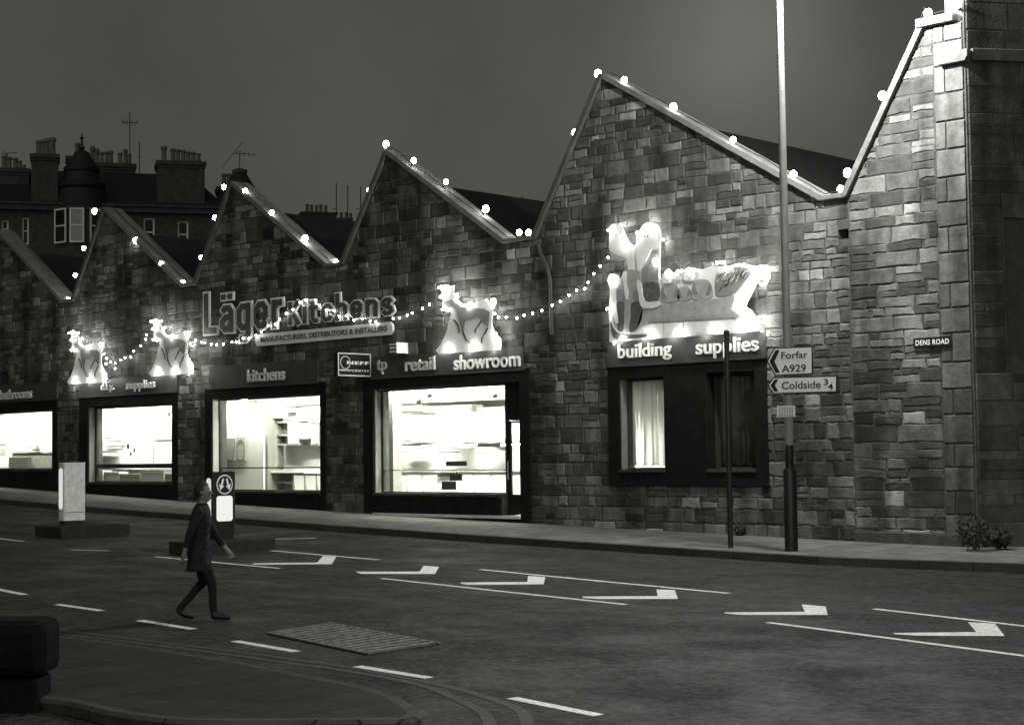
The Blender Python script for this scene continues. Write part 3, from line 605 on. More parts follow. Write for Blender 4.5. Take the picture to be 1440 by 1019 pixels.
for k, (x0, y0, x1, y1, lab) in enumerate(((627, 648, 656, 655, 'long dark notice plate on showroom glass, topmost of three'), (632.5, 666, 649.5, 675.5, 'small dark notice plate on showroom glass, middle one of three'), (621, 676.6, 641, 688.3, 'dark notice plate on showroom glass, lowest of three'))):
    b = MB(); slab(b, x0, y0, x1, y1, .215, .012); o = b.build('notice_plate', M_DKP); tag(o, lab, 'notice', 'dark notices on the showroom window')
b = MB(); slab(b, 614, 663, 650, 661.2, Y-.3, .02); 
t = thing('cooker_hob', wall(625, 668, 1.78), 'dark control strip of cooker set in showroom base cupboards', 'cooker'); b = MB(); slab(b, 615, 667, 632, 669, 1.78, .05); b.build('panel', M_BLACK, t)
for i in range(6):
    b = MB(); q = wall(622+i*4, 665, 1.8); b.ball(q, .03, 8); b.build('knob', M_BLACK, t)
zc_ = wall(620, 623.2, 2.0).z
for xa, xb in ((wall(556, 620, 2.05).x, wall(608, 620, 2.05).x), (wall(648, 620, 2.05).x, wall(740, 620, 2.05).x)):
    b = MB(); b.box(xa, xb, 2.12, 2.2, zc_-.05, zc_-.012); f = b.build('strip_light', M_UNIT, wh); b = MB(); b.box(xa+.02, xb-.02, 2.13, 2.19, zc_-.075, zc_-.052); b.build('tube', glow('added splashback fill', 170), f)  # added tubes under the cupboards, put in to brighten the splashback
# d.i.y. window
b = MB(); slab(b, 121, 566, 245, 660, 1.3, .05); b2 = thing('display_screen', wall(180, 660, 1.3), 'broad white display screen filling the diy window', 'screen'); b.build('board', M_ROOM, b2)
b = MB(); slab(b, 158, 600, 245, 600.6, 1.285, .014); slab(b, 215, 600.8, 215.8, 655, 1.285, .014); slab(b, 217, 601, 243, 619, 1.283, .014); b.build('seam', M_MIDP, b2)
b = MB()
for y, x0, x1 in ((614, 146, 172), (618, 150, 172), (626, 148, 176), (630, 150, 172)): slab(b, x0, y, x1, y+.6, 1.28, .018)
b.build('price_strip', M_LETTER_G, b2)
b = MB()
for x in (164, 169, 173, 178, 183): slab(b, x, 588, x+2.2, 590.2, 1.27, .028)
b.build('hook', M_DKP, b2)
def leafy(x, y, r, lab):
    p = wall(x, y, .225); b = MB(); n = 9
    poly = [(p.x+r*(1-.28*(i % 2))*math.cos(i*2*math.pi/n), p.z+r*1.35*(1-.2*(i % 2))*math.sin(i*2*math.pi/n)) for i in range(n)]
    b.prism(Plane((0, .225, 0), (1, 0, 0), (0, -1, 0)), poly, 0, .015); tag(b.build('window_sticker', M_DKP), lab, 'sticker', 'dark stickers on the diy window')
leafy(180.5, 627, .075, 'largest dark leaf sticker in middle of diy window'); leafy(189, 633, .055, 'small dark leaf sticker right of the largest on diy window'); leafy(184, 638, .055, 'small dark leaf sticker below the largest on diy window'); leafy(238, 582, .07, 'dark leaf sticker in top right corner of diy window')
b = MB(); slab(b, 130, 633.5, 160, 637, 1.1, .15); tag(b.build('display_ledge', M_GREYP), 'grey ledge behind the glass at left of diy window', 'ledge')
for k, (x0, y0, x1, y1, m, lab) in enumerate(((126, 661, 131, 680, M_GREYP, 'narrow grey carton, leftmost of goods under diy window rail'), (135, 661, 144, 680, M_UNIT, 'white carton between two grey goods under diy window rail'), (146, 663, 167, 680, M_UNIT, 'tilted white pack in middle of goods under diy window rail'), (168, 666, 196, 680, M_MIDP, 'wide grey carton in middle of goods under diy window rail'), (198, 661, 230, 680, M_UNIT, 'widest white carton under diy window rail'), (232, 666, 243, 680, M_MIDP, 'pale grey carton, rightmost of goods under diy window rail'))):
    b = MB(); slab(b, x0, y0, x1, y1, .7, .35); a = ip(x0, y0, .7); c = ip(x1, y0, .7); b.box(a[0]+.01, c[0]-.01, .69, .698, a[1]-.12, a[1]-.09, 1); tag(b.build('carton', [m, M_GREYP], None, bevel=.006), lab, 'carton', 'goods along the bottom of the diy window')
# bathrooms window
t = thing('bath_display', wall(45, 660, 1.4), 'dark panelled bath on show in bathrooms window', 'bath'); b = MB(); slab(b, 17, 636, 80, 665, 1.4, .7); b.build('side_panel', M_GREYP, t, bevel=.02); b = MB(); slab(b, 16.5, 633.5, 80, 636.5, 1.36, .8); b.build('rim', M_MIDP, t, bevel=.02)
b = MB(); slab(b, 12, 642, 39, 668, 1.2, .15); b.build('end_panel', M_DKP, t, bevel=.02)
b = MB(); slab(b, 39, 626, 51, 631.5, 2.4, .12); tag(b.build('bath_shelf', M_MIDP, None, bevel=.01), 'small grey shelf on the wall above the bath', 'shelf')
b = MB(); slab(b, 0, 584, 9, 655, 1.8, .06)
t = thing('tile_panel', wall(4, 655, 1.8), 'white tile sample panel at left edge of bathrooms window', 'panel'); b.build('board', M_UNIT, t)
for y in (588, 602, 616, 630): b = MB(); slab(b, 0, y, 7, y+9, 1.77, .028); b.build('tile_sample', M_MIDP, t)
# curtains
def curtain(op, m, label, gap=0):
    x0, x1, z0, z1 = op; b = MB(); N = 60; V = []
    for i in range(N+1):
        x = x0-.25+(x1-x0+.35)*i/N; ph = i*.95+math.sin(i*.37)*1.5; y = .4+.035*math.sin(ph)
        for z in (z0+.09+.02*math.sin(i*.6), z1+.1): V.append((x, y+(.02*math.sin(ph*1.3) if z < z1 else 0), z))
    b.add(V, [[2*i, 2*i+2, 2*i+3, 2*i+1] for i in range(N)]); o = b.build('curtain', m, None, 'all')
    so = o.modifiers.new('cloth thickness', 'SOLIDIFY'); so.thickness = .004; return tag(o, label, 'curtain', 'net curtains in the building supplies windows')
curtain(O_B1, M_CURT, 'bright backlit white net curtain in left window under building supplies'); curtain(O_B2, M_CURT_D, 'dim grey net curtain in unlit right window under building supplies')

# ------------------------------------------------------------------ corner building
cb = thing('corner_building', (25.4, 1, g(25)), 'tall ashlar corner building with sloping stone shoulder beside the tallest gable', 'building')
CX = 25.383
SH = [(22.74, -1.2), (CX, -1.2), (CX, 9.66), (24.55, 9.66), (22.74, VZ)]
mb = MB(); mb.prism(WALL, SH, -.5, 0)
big = dict(hmin=.24, hmax=.42, wmin=.35, wmax=1.05)
low = [(22.74, -1.2), (24.75, -1.2), (24.75, 9.66), (24.55, 9.66), (22.74, VZ)]
masonry(mb, WALL, 22.74, 24.72, -1, 9.66, (), low, .15, .34, .26, .8, tone=lambda x, z: tone_at(x, z, .06, .42))
z = -.75; k = 0
while z < 9.6:                                # dressed quoins on the corner
    h = rng.uniform(.42, .6); h = min(h, 9.66-z); q = 24.72 if k % 2 else 24.95
    if q > 24.8: stone(mb, WALL, [(24.72, z), (24.95, z), (24.95, z+h), (24.72, z+h)], tone_at(25, z, .12, .3), .02, .006)
    stone(mb, WALL, [(q, z), (CX-.02, z), (CX-.02, z+h), (q, z+h)], rng.uniform(.17, .27), .028, .004); z += h; k += 1
mb.build('front_wall', [M_MORTAR, M_STONE], cb)
SIDE = Plane((CX, 0, 0), CDIR, (CDIR.y, -CDIR.x, 0))
SW = (SIDE.px(1411, 306)[0], SIDE.px(1411, 306)[0]+1.5, SIDE.px(1411, 500)[1], SIDE.px(1411, 306)[1])
mb = MB()
for a0, a1, z0, z1 in ((0, SW[0], -1.5, 14), (SW[1], 14, -1.5, 14), (SW[0], SW[1], -1.5, SW[2]), (SW[0], SW[1], SW[3], 14)): mb.pbox(SIDE, a0, a1, z0, z1, -.5, 0)
masonry(mb, SIDE, .02, 14, -1, 14, [(SW[0]-.02, SW[1]+.02, SW[2], SW[3])], None, .36, .62, .6, 1.3, .004, lambda x, z: rng.uniform(.1, .19), (.006, .018))
mb.build('side_wall', [M_MORTAR, M_ASHLAR], cb)
b = MB(); b.pbox(SIDE, SW[0], SW[1], SW[2], SW[3], -.12, -.1); wf = b.build('blocked_window', mat('dark blocking stone', .05, .9, .3, 3, .5, 20, .08), cb); 
b = MB(); b.prism(WALL, [(24.95, 9.67), (CX+.02, 9.67), (CX+.02, 14), (24.95, 14)], -.5, -.06); b.build('upper_pier', M_COPE, cb, bevel=.01)
b = MB(); b.prism(WALL, [(24.88, 8.86), (CX+.06, 8.86), (CX+.12, 8.95), (CX+.12, 9.08), (24.88, 9.08)], -.02, .14); b.build('string_course', M_COPE, cb, bevel=.012)
b = MB(); b.pbox(SIDE, .09, 14, 8.87, 9.1, -.02, .14); b.build('string_course', M_ASHLAR if 0 else M_COPE_D, cb, bevel=.012)
b = MB(); cope((22.74, VZ), (24.57, 9.7), .13, .1, .55, None, b); b.build('coping', M_COPE, cb, bevel=.015)
b = MB(); b.pbox(WALL, 24.42, 25.22, 9.67, 9.84, -.55, .14); b.build('coping', M_COPE, cb, bevel=.015)
b = MB(); b.pbox(WALL, 22.74, CX-.3, -1, g(24)+.22, .0, .06); b.build('plinth', M_MORTAR, cb, bevel=.02)
# ------------------------------------------------------------------ lettering
def text_mesh(body, offset=0, extrude=.02, spacing=1.0):
    cu = bpy.data.curves.new('lettering', 'FONT'); cu.body = body; cu.size = 1; cu.offset = offset; cu.extrude = extrude; cu.space_character = spacing; cu.resolution_u = 4
    o = bpy.data.objects.new('lettering', cu); COL.objects.link(o); dg = bpy.context.evaluated_depsgraph_get(); e = o.evaluated_get(dg); me = e.to_mesh()
    V = [v.co.copy() for v in me.vertices]; Fs = [list(p.vertices) for p in me.polygons]; e.to_mesh_clear(); bpy.data.objects.remove(o); bpy.data.curves.remove(cu); return V, Fs
def fit_text(mb, pl, body, a0, a1, z0, z1, d0, d1, offset=0, mi=0, ref=None, spacing=1.0):
    V, Fs = text_mesh(body, offset, .5, spacing); Rf = V
    if ref is not None: Rf, _ = text_mesh(body, ref, .5, spacing)
    x0, x1 = min(v.x for v in Rf), max(v.x for v in Rf); y0, y1 = min(v.y for v in Rf), max(v.y for v in Rf)
    mb.add([pl.P(a0+(v.x-x0)/(x1-x0)*(a1-a0), z0+(v.y-y0)/(y1-y0)*(z1-z0), d0+(v.z+.5)*(d1-d0)) for v in V], Fs, mi); return mb
def word(parent, body, px, m, pl=WALL, d=(.055, .1), offset=.012, name='word', spacing=1.0):
    xl, yb, xr, yt = px; A = pl.px(xl, (yb+yt)/2, d[1]); B = pl.px(xr, (yb+yt)/2, d[1]); xm = (xl+xr)/2
    b = MB(); fit_text(b, pl, body, A[0], B[0], pl.px(xm, yb, d[1])[1], pl.px(xm, yt, d[1])[1], *d, offset=offset, spacing=spacing); return b.build(name, m, parent)
def letters(p, label, words):
    t = thing('shop_lettering', wall(*p), label, 'lettering', 'lettering over the shop windows')
    for w in words: word(t, *w)
letters((22, 560), 'pale grey raised letters reading bathrooms', [('bathrooms', (-1, 560.8, 44, 547), M_LETTER_G)])
letters((180, 550), 'pale raised letters reading d.i.y. supplies', [('d.i.y.', (141, 551.5, 159.5, 537.5), M_LETTER), ('supplies', (176.5, 550, 217, 534), M_LETTER)])
letters((373, 535), 'pale grey raised letters reading kitchens', [('kitchens', (347, 535.5, 399.5, 517.5), M_LETTER_G)])
letters((630, 520), 'pale raised letters reading tp retail showroom', [('tp', (529.5, 526, 543, 506), M_LETTER_G), ('retail', (569, 520.8, 610.5, 502), M_LETTER_G), ('showroom', (637.5, 517.5, 730.5, 496.5), M_LETTER)])
letters((966, 505), 'white raised letters reading building supplies', [('building', (868.5, 507.5, 943, 482), M_LETTER), ('supplies', (978, 502.5, 1065.5, 474.5), M_LETTER)])
# main sign
ms = thing('shop_sign', wall(420, 480), 'large outlined letters with a pale rounded strip below reading manufacturers, distributors and installers', 'shop sign')
ARCH = [(.1, .44), (.19, .57), (.31, .57), (.4, .48), (.4, 0)]
GLYPH = {'L': (.5, [[(.1, 1), (.1, .08), (.46, .08)]]), 'a': (.5, [[(.1, .5), (.18, .58), (.32, .58), (.4, .48), (.4, 0)], [(.38, .37), (.2, .36), (.1, .27), (.1, .16), (.19, .08), (.3, .09), (.39, .18)]]),
         'g': (.5, [[(.4, .5), (.31, .58), (.19, .58), (.1, .48), (.1, .18), (.19, .08), (.31, .08), (.4, .16)], [(.4, .655), (.4, -.08), (.31, -.19), (.12, -.19)]]), 'e': (.5, [[(.12, .32), (.4, .32), (.4, .48), (.31, .58), (.19, .58), (.1, .48), (.1, .18), (.19, .08), (.31, .08), (.4, .18)]]),
         'r': (.4, [[(.1, 0), (.1, .655)], [(.1, .44), (.19, .57), (.36, .58)]]), 'K': (.52, [[(.1, 0), (.1, .88)], [(.44, .88), (.15, .42)], [(.2, .5), (.46, 0)]]), 'i': (.2, [[(.1, 0), (.1, .655)]]),
         't': (.4, [[(.15, .85), (.15, .18), (.22, .08), (.36, .08)], [(.0, .58), (.36, .58)]]), 'c': (.48, [[(.4, .46), (.31, .58), (.19, .58), (.1, .48), (.1, .18), (.19, .08), (.31, .08), (.4, .2)]]),
         'h': (.5, [[(.1, 0), (.1, 1)], ARCH]), 'n': (.5, [[(.1, 0), (.1, .655)], ARCH]), 's': (.48, [[(.4, .48), (.31, .58), (.19, .58), (.1, .5), (.13, .39), (.37, .27), (.4, .16), (.31, .08), (.19, .08), (.1, .18)]])}
def stroke(P, w, cap=0):
    P = [Vector((x, y)) for x, y in P]; n = len(P); L, R = [], []
    P[0] = P[0]+(P[0]-P[1]).normalized()*cap; P[-1] = P[-1]+(P[-1]-P[-2]).normalized()*cap
    for i in range(n):
        d0 = (P[i]-P[i-1]).normalized() if i else (P[1]-P[0]).normalized(); d1 = (P[i+1]-P[i]).normalized() if i < n-1 else d0
        t = (d0+d1).normalized(); m = Vector((-t.y, t.x)); k = min(1.5, 1/max(.5, m.dot(Vector((-d1.y, d1.x))))); L.append(P[i]+m*w/2*k); R.append(P[i]-m*w/2*k)
    return [(p.x, p.y) for p in L+R[::-1]]
def outlined(body, a0, a1, z0, z1):
    tot = sum(GLYPH[c][0]+.07 for c in body)-.07; sx = (a1-a0)/tot; sz = z1-z0; x = a0; bo, bf = MB(), MB()
    for ci, c in enumerate(body):
        dots = {'a': [(.14, .86), (.36, .86)] if body[0] == 'L' else [], 'i': [(.1, .83)]}.get(c, [])
        for mb_, w, cap, d0, d1 in ((bo, .235, .045, .05, .1), (bf, .145, 0, .102, .125)):
            k = 0
            for st in GLYPH[c][1]:
                mb_.prism(WALL, [(x+p[0]*sx, z0+p[1]*sz) for p in stroke(st, w, cap)], d0, d1+k*.0012); k += 1
            for u, v in dots:
                h = w*.5; mb_.prism(WALL, [(x+(u-h)*sx, z0+(v-h*.9)*sz), (x+(u+h)*sx, z0+(v-h*.9)*sz), (x+(u+h)*sx, z0+(v+h*.9)*sz), (x+(u-h)*sx, z0+(v+h*.9)*sz)], d0, d1+k*.0012); k += 1
        x += (GLYPH[c][0]+.07)*sx
    bo.build('letter_outline', M_LEDGE, ms); bf.build('letter_face', M_LFACE, ms)
outlined('Lager', wall(290, 440).x, wall(403, 440).x, wall(298, 470).z, wall(297, 412.5).z)
outlined('Kitchens', wall(409, 440).x, wall(558, 430).x, wall(420, 456.5).z, wall(478, 413).z)
a0, a1 = wall(363, 478).x, wall(557, 460).x; z0, z1 = wall(380, 486).z, wall(380, 469).z; r = (z1-z0)/2
poly = [(a0+r-r*math.sin(t), (z0+z1)/2+r*math.cos(t)) for t in [math.pi*i/10 for i in range(11)]]+[(a1-r+r*math.sin(t), (z0+z1)/2-r*math.cos(t)) for t in [math.pi*i/10 for i in range(11)]]
b = MB(); b.prism(WALL, poly, .05, .12); b.build('strip', M_STRIP, ms, bevel=.006)
b = MB(); fit_text(b, WALL, 'MANUFACTURERS, DISTRIBUTORS & INSTALLERS', a0+.28, a1-.2, z0+.08, z1-.09, .121, .13, .02, 0, None, .98); b.build('strip_lettering', M_DKP, ms)
# projecting box sign
xw = wall(523, 512).x; PS = Plane((xw, 0, 0), (0, 1, 0), (1, 0, 0)); a0 = PS.px(475, 512)[0]; z0, z1 = PS.px(500, 529)[1], PS.px(500, 496.5)[1]; a1 = -.04
t = thing('projecting_sign', (xw, a0/2, z0), 'black projecting box sign with pale rim reading NEFF CENTRE', 'sign')
t['label'] = 'black projecting box sign with pale rim and ringed emblem left of showroom lettering'
b = MB(); b.box(xw-.16, xw, a0, a1, z0, z1); b.build('box', M_BLACK, t, bevel=.01)
b = MB(); e = .03
for q in ((a0, a1, z0, z0+e), (a0, a1, z1-e, z1), (a0, a0+e, z0+e, z1-e), (a1-e, a1, z0+e, z1-e)): b.pbox(PS, *q, .002, .014)
b.build('rim', M_STRIP, t)
def relp(u, v): return (a0+(a1-a0)*u, z0+(z1-z0)*v)
b = MB(); u0, v0 = relp(.27, .56); u1, v1 = relp(.93, .70); fit_text(b, PS, 'NEFF', u0, u1, v0-.03, v1-.03, .004, .016, .03, spacing=1.15); b.build('lettering', M_SIGNW, t)
b = MB(); u0, v0 = relp(.42, .2); u1, v1 = relp(.93, .29); fit_text(b, PS, 'CENTRE', u0, u1, v0, v1, .004, .016, .02, spacing=1.4); b.build('lettering', M_SIGNW, t)
b = MB(); u0, v0 = relp(.22, .58); R1 = .16; b.tube([PS.P(u0+R1*math.cos(i*math.pi/12), v0+R1*math.sin(i*math.pi/12), .012) for i in range(25)], .012, 6); b.pbox(PS, u0-.2, u0+.2, v0-R1-.05, v0-R1-.02, .004, .014); b.build('emblem', M_STRIP, t)
# small lantern-like box
p = wall(562, 489, -.3); t = thing('small_box_sign', (p.x, -.2, p.z-.15), 'little box sign with white end projecting from wall right of main sign', 'sign')
x0 = wall(547, 489, -.4).x; z0, z1 = wall(555, 495.5, -.4).z, wall(555, 482.5, -.4).z
b = MB(); b.box(x0, p.x, -.4, -.04, z0, z1); b.build('box', M_DKP, t, bevel=.006); b = MB(); b.box(p.x+.001, p.x+.02, -.42, -.03, z0-.02, z1+.02); b.build('end_panel', M_SIGNW, t)
b = MB(); h = z1-z0
for k in (.1, .9): b.box(x0+.03, p.x-.02, -.412, -.402, z0+h*k-.02, z0+h*k+.02)
for i in range(5): b.box(x0+.05+i*.05, x0+.08+i*.05, -.412, -.402, z0+h*.4, z0+h*.65)
b.build('face_marks', M_LETTER_G, t)
# street name plate
SP = (1286.5, 488, 1340, 474); a = wall(SP[0], 481).x; c = wall(SP[2], 481).x; z0, z1 = wall(1313, SP[1]).z, wall(1313, SP[3]).z
t = thing('street_name_plate', ((a+c)/2, 0, z0), 'black street name plate reading DENS ROAD on corner wall', 'name plate'); b = MB(); b.pbox(WALL, a, c, z0, z1, .036, .055); b.build('plate', M_BLACK, t, bevel=.004)
b = MB(); fit_text(b, WALL, 'DENS ROAD', a+.05, c-.05, z0+.045, z1-.045, .0555, .063, .015, spacing=1.1); b.build('lettering', M_SIGNW, t)

# ------------------------------------------------------------------ roofline bulbs
def seg_near(p, prof):
    best = None
    for (x0, z0), (x1, z1) in zip(prof, prof[1:]):
        t = max(0, min(1, ((p[0]-x0)*(x1-x0)+(p[1]-z0)*(z1-z0))/((x1-x0)**2+(z1-z0)**2+1e-9))); q = (x0+t*(x1-x0), z0+t*(z1-z0)); d = math.hypot(q[0]-p[0], q[1]-p[1])
        if best is None or d < best[0]: best = (d, q)
    return best[1]
full = [pt for pr in PROFILE for pt in pr]+[(22.74, VZ), (24.5, 9.7), (24.42, 9.8), (25.2, 9.8)]
GN = ['gable over the diy window', 'gable over the kitchens window', 'gable over the showroom window', 'tallest gable']
RB = [(133, 297, 'peak of '+GN[0]), (158, 308, 'long slope just below peak of '+GN[0]), (191, 338, 'long slope halfway down '+GN[0]), (227, 371, 'lower long slope of '+GN[0]), (257, 397, 'foot of long slope of '+GN[0]),
      (118, 349, 'steep side near top of '+GN[0]), (106, 387, 'steep side low on '+GN[0]), (96, 421, 'valley at steep foot of '+GN[0]),
      (283, 362, 'steep side low on '+GN[1]), (302, 306, 'steep side high on '+GN[1]), (315, 263, 'peak of '+GN[1]), (345, 269, 'long slope just below peak of '+GN[1]), (382, 299, 'upper long slope of '+GN[1]), (429, 335, 'lower long slope of '+GN[1]), (472, 368, 'foot of long slope of '+GN[1]), (485, 361, 'valley at steep foot of '+GN[2]),
      (500, 322, 'steep side low on '+GN[2]), (519, 268, 'steep side high on '+GN[2]), (543, 203, 'peak of '+GN[2]), (582, 226, 'long slope just below peak of '+GN[2]), (627, 256, 'long slope halfway down '+GN[2]), (683, 294, 'lower long slope of '+GN[2]), (730, 327, 'foot of long slope of '+GN[2]), (743, 327, 'valley left of '+GN[3]),
      (778, 268, 'steep side low on '+GN[3]), (809, 187, 'steep side high on '+GN[3]), (841, 104, 'peak of '+GN[3]), (878, 113, 'long slope just below peak of '+GN[3]), (947, 151, 'upper long slope of '+GN[3]), (1031, 197, 'long slope midway down '+GN[3]), (1116, 245, 'lower long slope of '+GN[3]+' behind lamp post'), (1182, 266, 'valley right of '+GN[3]),
      (1192, 243, 'foot of stone shoulder on corner building'), (1241, 135, 'stone shoulder midway up corner building'), (1305, 19, 'flat top of shoulder on corner building'), (1344, 8, 'upper pier of corner building')]
BIG = {(133, 297), (191, 338), (429, 335), (485, 361), (543, 203), (683, 294), (809, 187), (841, 104), (947, 151), (1192, 243), (1241, 135), (1305, 19)}
for i, (x, y, where) in enumerate(RB):
    Yb = .12 if (x, y) != (1344, 8) else -.1
    if 'long slope' in where or 'valley' in where or 'foot of' in where or 'flat top' in where:
        def gap(Y): P = wall(x, y, Y); Q = seg_near((P.x, P.z), full); return math.hypot(P.x-Q[0], P.z-Q[1])*(1 if P.z > Q[1] else -1)
        Yb = min((abs(gap(Y)-.31), Y) for Y in [-.05+.05*k for k in range(12)])[1]
    p = wall(x, y, Yb); q = seg_near((p.x, p.z), full); q3 = Vector((q[0], Yb, q[1]+.05)); rad = .082 if (x, y) in BIG else .06+.003*(i % 4)
    if (x, y) == (1344, 8): q3 = Vector((p.x+.05, .06, p.z-.1))
    dn = (q3-p); dn = dn.normalized() if dn.length > .01 else Vector((0, 0, -1))
    t = thing('roofline_bulb', q3, 'glowing white bulb on the '+where, 'light bulb', 'bulbs along the roofline')
    b = MB(); b.ball(p, rad, 12, 0, (1, 1, 1.15)); b.build('bulb', M_BULB, t, 'all')
    b = MB(); b.tube([p+dn*rad*.85, p+dn*(rad+.07)], [.035, .03], 8); b.tube([p+dn*(rad+.06), q3 if (q3-p).length > rad+.09 else p+dn*(rad+.1)], .012, 6); b.build('lampholder', M_BLACK, t)
for prof, nm in zip(PROFILE[2:]+[[(22.085, VZ), (22.74, VZ), (24.45, 9.7), (24.47, 9.8), (25.15, 9.8)]], GN+['stone shoulder of corner building']):
    P = []
    for (x0, z0), (x1, z1) in zip(prof, prof[1:]):
        n = max(2, int(math.hypot(x1-x0, z1-z0)/.4)); P += [Vector((x0+(x1-x0)*i/n, .16+.015*math.sin(i*2.1), z0+(z1-z0)*i/n+.17/max(.45, abs(x1-x0)/math.hypot(x1-x0, z1-z0))*.95+.015*math.sin(i*1.7))) for i in range(n)]
    P.append(Vector((prof[-1][0], .16, prof[-1][1]+.17))); b = MB(); b.tube(P, .012, 5); tag(b.build('lighting_cable', M_CABLE), 'thin black cable feeding bulbs along the coping of '+nm, 'cable', 'cables along the roofline')
# ------------------------------------------------------------------ illuminated cut-outs
DZ = lambda q, o, s: [(o[0]+x/s, o[1]+y/s) for x, y in q]
def deer_pts(q): return [WALL.px(*p, .3) for p in DZ(q, (590, 380), 7.28)]
D_OUT = [(195, 855), (830, 812), (832, 700), (770, 640), (735, 560), (742, 420), (782, 335), (775, 288), (745, 282), (722, 340), (690, 308), (640, 292), (600, 325), (520, 345), (420, 335), (378, 295), (372, 240), (342, 222), (352, 150), (300, 165), (280, 150), (255, 165), (212, 150), (232, 238), (196, 258), (190, 285), (236, 302), (238, 390), (285, 432), (318, 420), (325, 470), (300, 520), (280, 620), (215, 760), (162, 820)]
D_BODY = [(330, 300), (400, 350), (420, 375), (560, 385), (680, 395), (720, 430), (705, 585), (655, 545), (630, 500), (600, 472), (470, 520), (455, 640), (432, 600), (395, 480), (380, 400), (330, 370), (255, 390), (250, 330)]
D_LEGS = [[(440, 590), (450, 645), (485, 725), (520, 742)], [(350, 505), (385, 545), (402, 590), (405, 642)], [(640, 510), (605, 565), (575, 605), (568, 645)], [(700, 590), (665, 655), (640, 690), (633, 745)]]
D_BULBS = [(165, 815), (300, 822), (430, 812), (560, 800), (680, 790), (835, 770), (262, 632), (255, 402), (195, 268), (285, 160), (348, 245), (405, 275), (470, 335), (515, 352), (645, 305), (765, 305), (728, 438), (800, 650), (240, 720), (215, 180)]
def deer(label):
    O = deer_pts(D_OUT); base = WALL.P(*WALL.px(655, 496, .3), .15); t = thing('deer_cutout', base, label, 'deer figure', 'illuminated deer cut-outs')
    b = MB(); b.prism(WALL, O, .27, .3); b.build('board', M_WHITE, t)
    b = MB(); b.prism(WALL, deer_pts(D_BODY), .3015, .312); b.build('painted_body', M_GREYP, t)
    for L in D_LEGS:
        P = deer_pts(L); b = MB(); n = len(P)
        left, right = [], []
        for i, (a, z) in enumerate(P):
            w = .035*(1-i/n*.7); left.append((a-w, z)); right.append((a+w, z))
        b.prism(WALL, left+right[::-1], .3015, .31); b.build('leg', M_DKP, t)
    P = deer_pts([(360, 285), (330, 230), (365, 205), (330, 190), (345, 160)]); b = MB(); b.tube([WALL.P(a, z, .315) for a, z in P], .012, 6); b.build('antler', M_GREYP, t)
    b = MB()
    for q in ((240, 560), (720, 760)):
        a, z = deer_pts([q])[0]; b.tube([WALL.P(a+.2, z, 0), WALL.P(a+.2, z, .27)], .02, 6)
    b.build('bracket', M_IRON, t)
    for i, q in enumerate(D_BULBS):
        a, z = deer_pts([q])[0]; b = MB(); b.ball(WALL.P(a, z, .36 if i % 2 else .17), .025, 8); b.build('bulb', M_BBULB, t, 'all')
    return t
d3 = deer('bright white deer cut-out trimmed with bulbs above the word showroom')
def px0(x, y): a, z = WALL.px(x, y, .3); return a, z
ref = px0(616.8, 497.5)
for (x, y, lab, nm) in ((212, 529, 'bright white deer cut-out trimmed with bulbs above the word supplies, beside the main sign', 0), (97, 540.5, 'bright white deer cut-out trimmed with bulbs left of the letters d.i.y.', 1)):
    q = px0(x, y); c = copy_tree(d3, d3.location+Vector((q[0]-ref[0], 0, q[1]-ref[1]))); c['label'] = lab
# sleigh board
def rounded(P, k=3):
    n = len(P); out = []
    for i in range(n):
        a, b_, c, d = [Vector(P[(i+j) % n]) for j in (-1, 0, 1, 2)]
        for j in range(k): t = j/k; v = .5*((2*b_)+(c-a)*t+(2*a-5*b_+4*c-d)*t*t+(3*b_-a-3*c+d)*t**3); out.append((v.x, v.y))
    return out
def S(q): return [WALL.px(*p, .32) for p in DZ(q, (830, 290), 4.432)]
SL_OUT = [(120, 845), (118, 640), (122, 520), (108, 470), (115, 435), (140, 422), (172, 435), (178, 472), (200, 430), (232, 400), (222, 345), (170, 318), (120, 285), (120, 200), (128, 125), (152, 108), (186, 116), (215, 180), (240, 228), (270, 245), (290, 228), (300, 168), (338, 106), (390, 103), (432, 150), (432, 270), (428, 440), (450, 440), (462, 410), (490, 398), (520, 418), (545, 392), (575, 418), (602, 388), (645, 386), (700, 392), (750, 374), (860, 374), (930, 354), (1030, 376), (1062, 366), (1108, 374), (1117, 420), (1112, 470), (1085, 492), (1042, 472), (1005, 540), (966, 620), (1000, 648), (1030, 700), (1050, 778)]
sl = thing('sleigh_cutout', WALL.P(*WALL.px(965, 478, .32), .15), 'large bright sleigh cut-out with hooded waving figure and toys above building supplies', 'sleigh figure')
b = MB(); b.prism(WALL, S([SL_OUT[0]]+rounded(SL_OUT)[3:-3]+[SL_OUT[-1]]), .27, .32); b.build('board', M_WHITE, sl)
def relief(name, q, m, d=(.3215, .335)): b = MB(); b.prism(WALL, S(q if 'panel' in name or 'edge' in name or len(q) > 11 and name.startswith('toy') else rounded(q)), *d); return b.build(name, m, sl)
def disc(c, r, n=14, sy=1): return [(c[0]+r*math.cos(i*2*math.pi/n), c[1]+r*sy*math.sin(i*2*math.pi/n)) for i in range(n)]
relief('sleigh_side', [(330, 640), (440, 612), (600, 600), (800, 575), (900, 560), (880, 640), (905, 700), (370, 735), (280, 790), (310, 700)], M_MIDP)
relief('sleigh_edge', [(365, 722), (905, 690), (918, 702), (368, 738)], M_GREYP, (.3355, .345))
relief('runner', [(128, 720), (150, 765), (190, 795), (270, 800), (370, 795), (370, 812), (180, 828), (140, 800)], M_DKP)
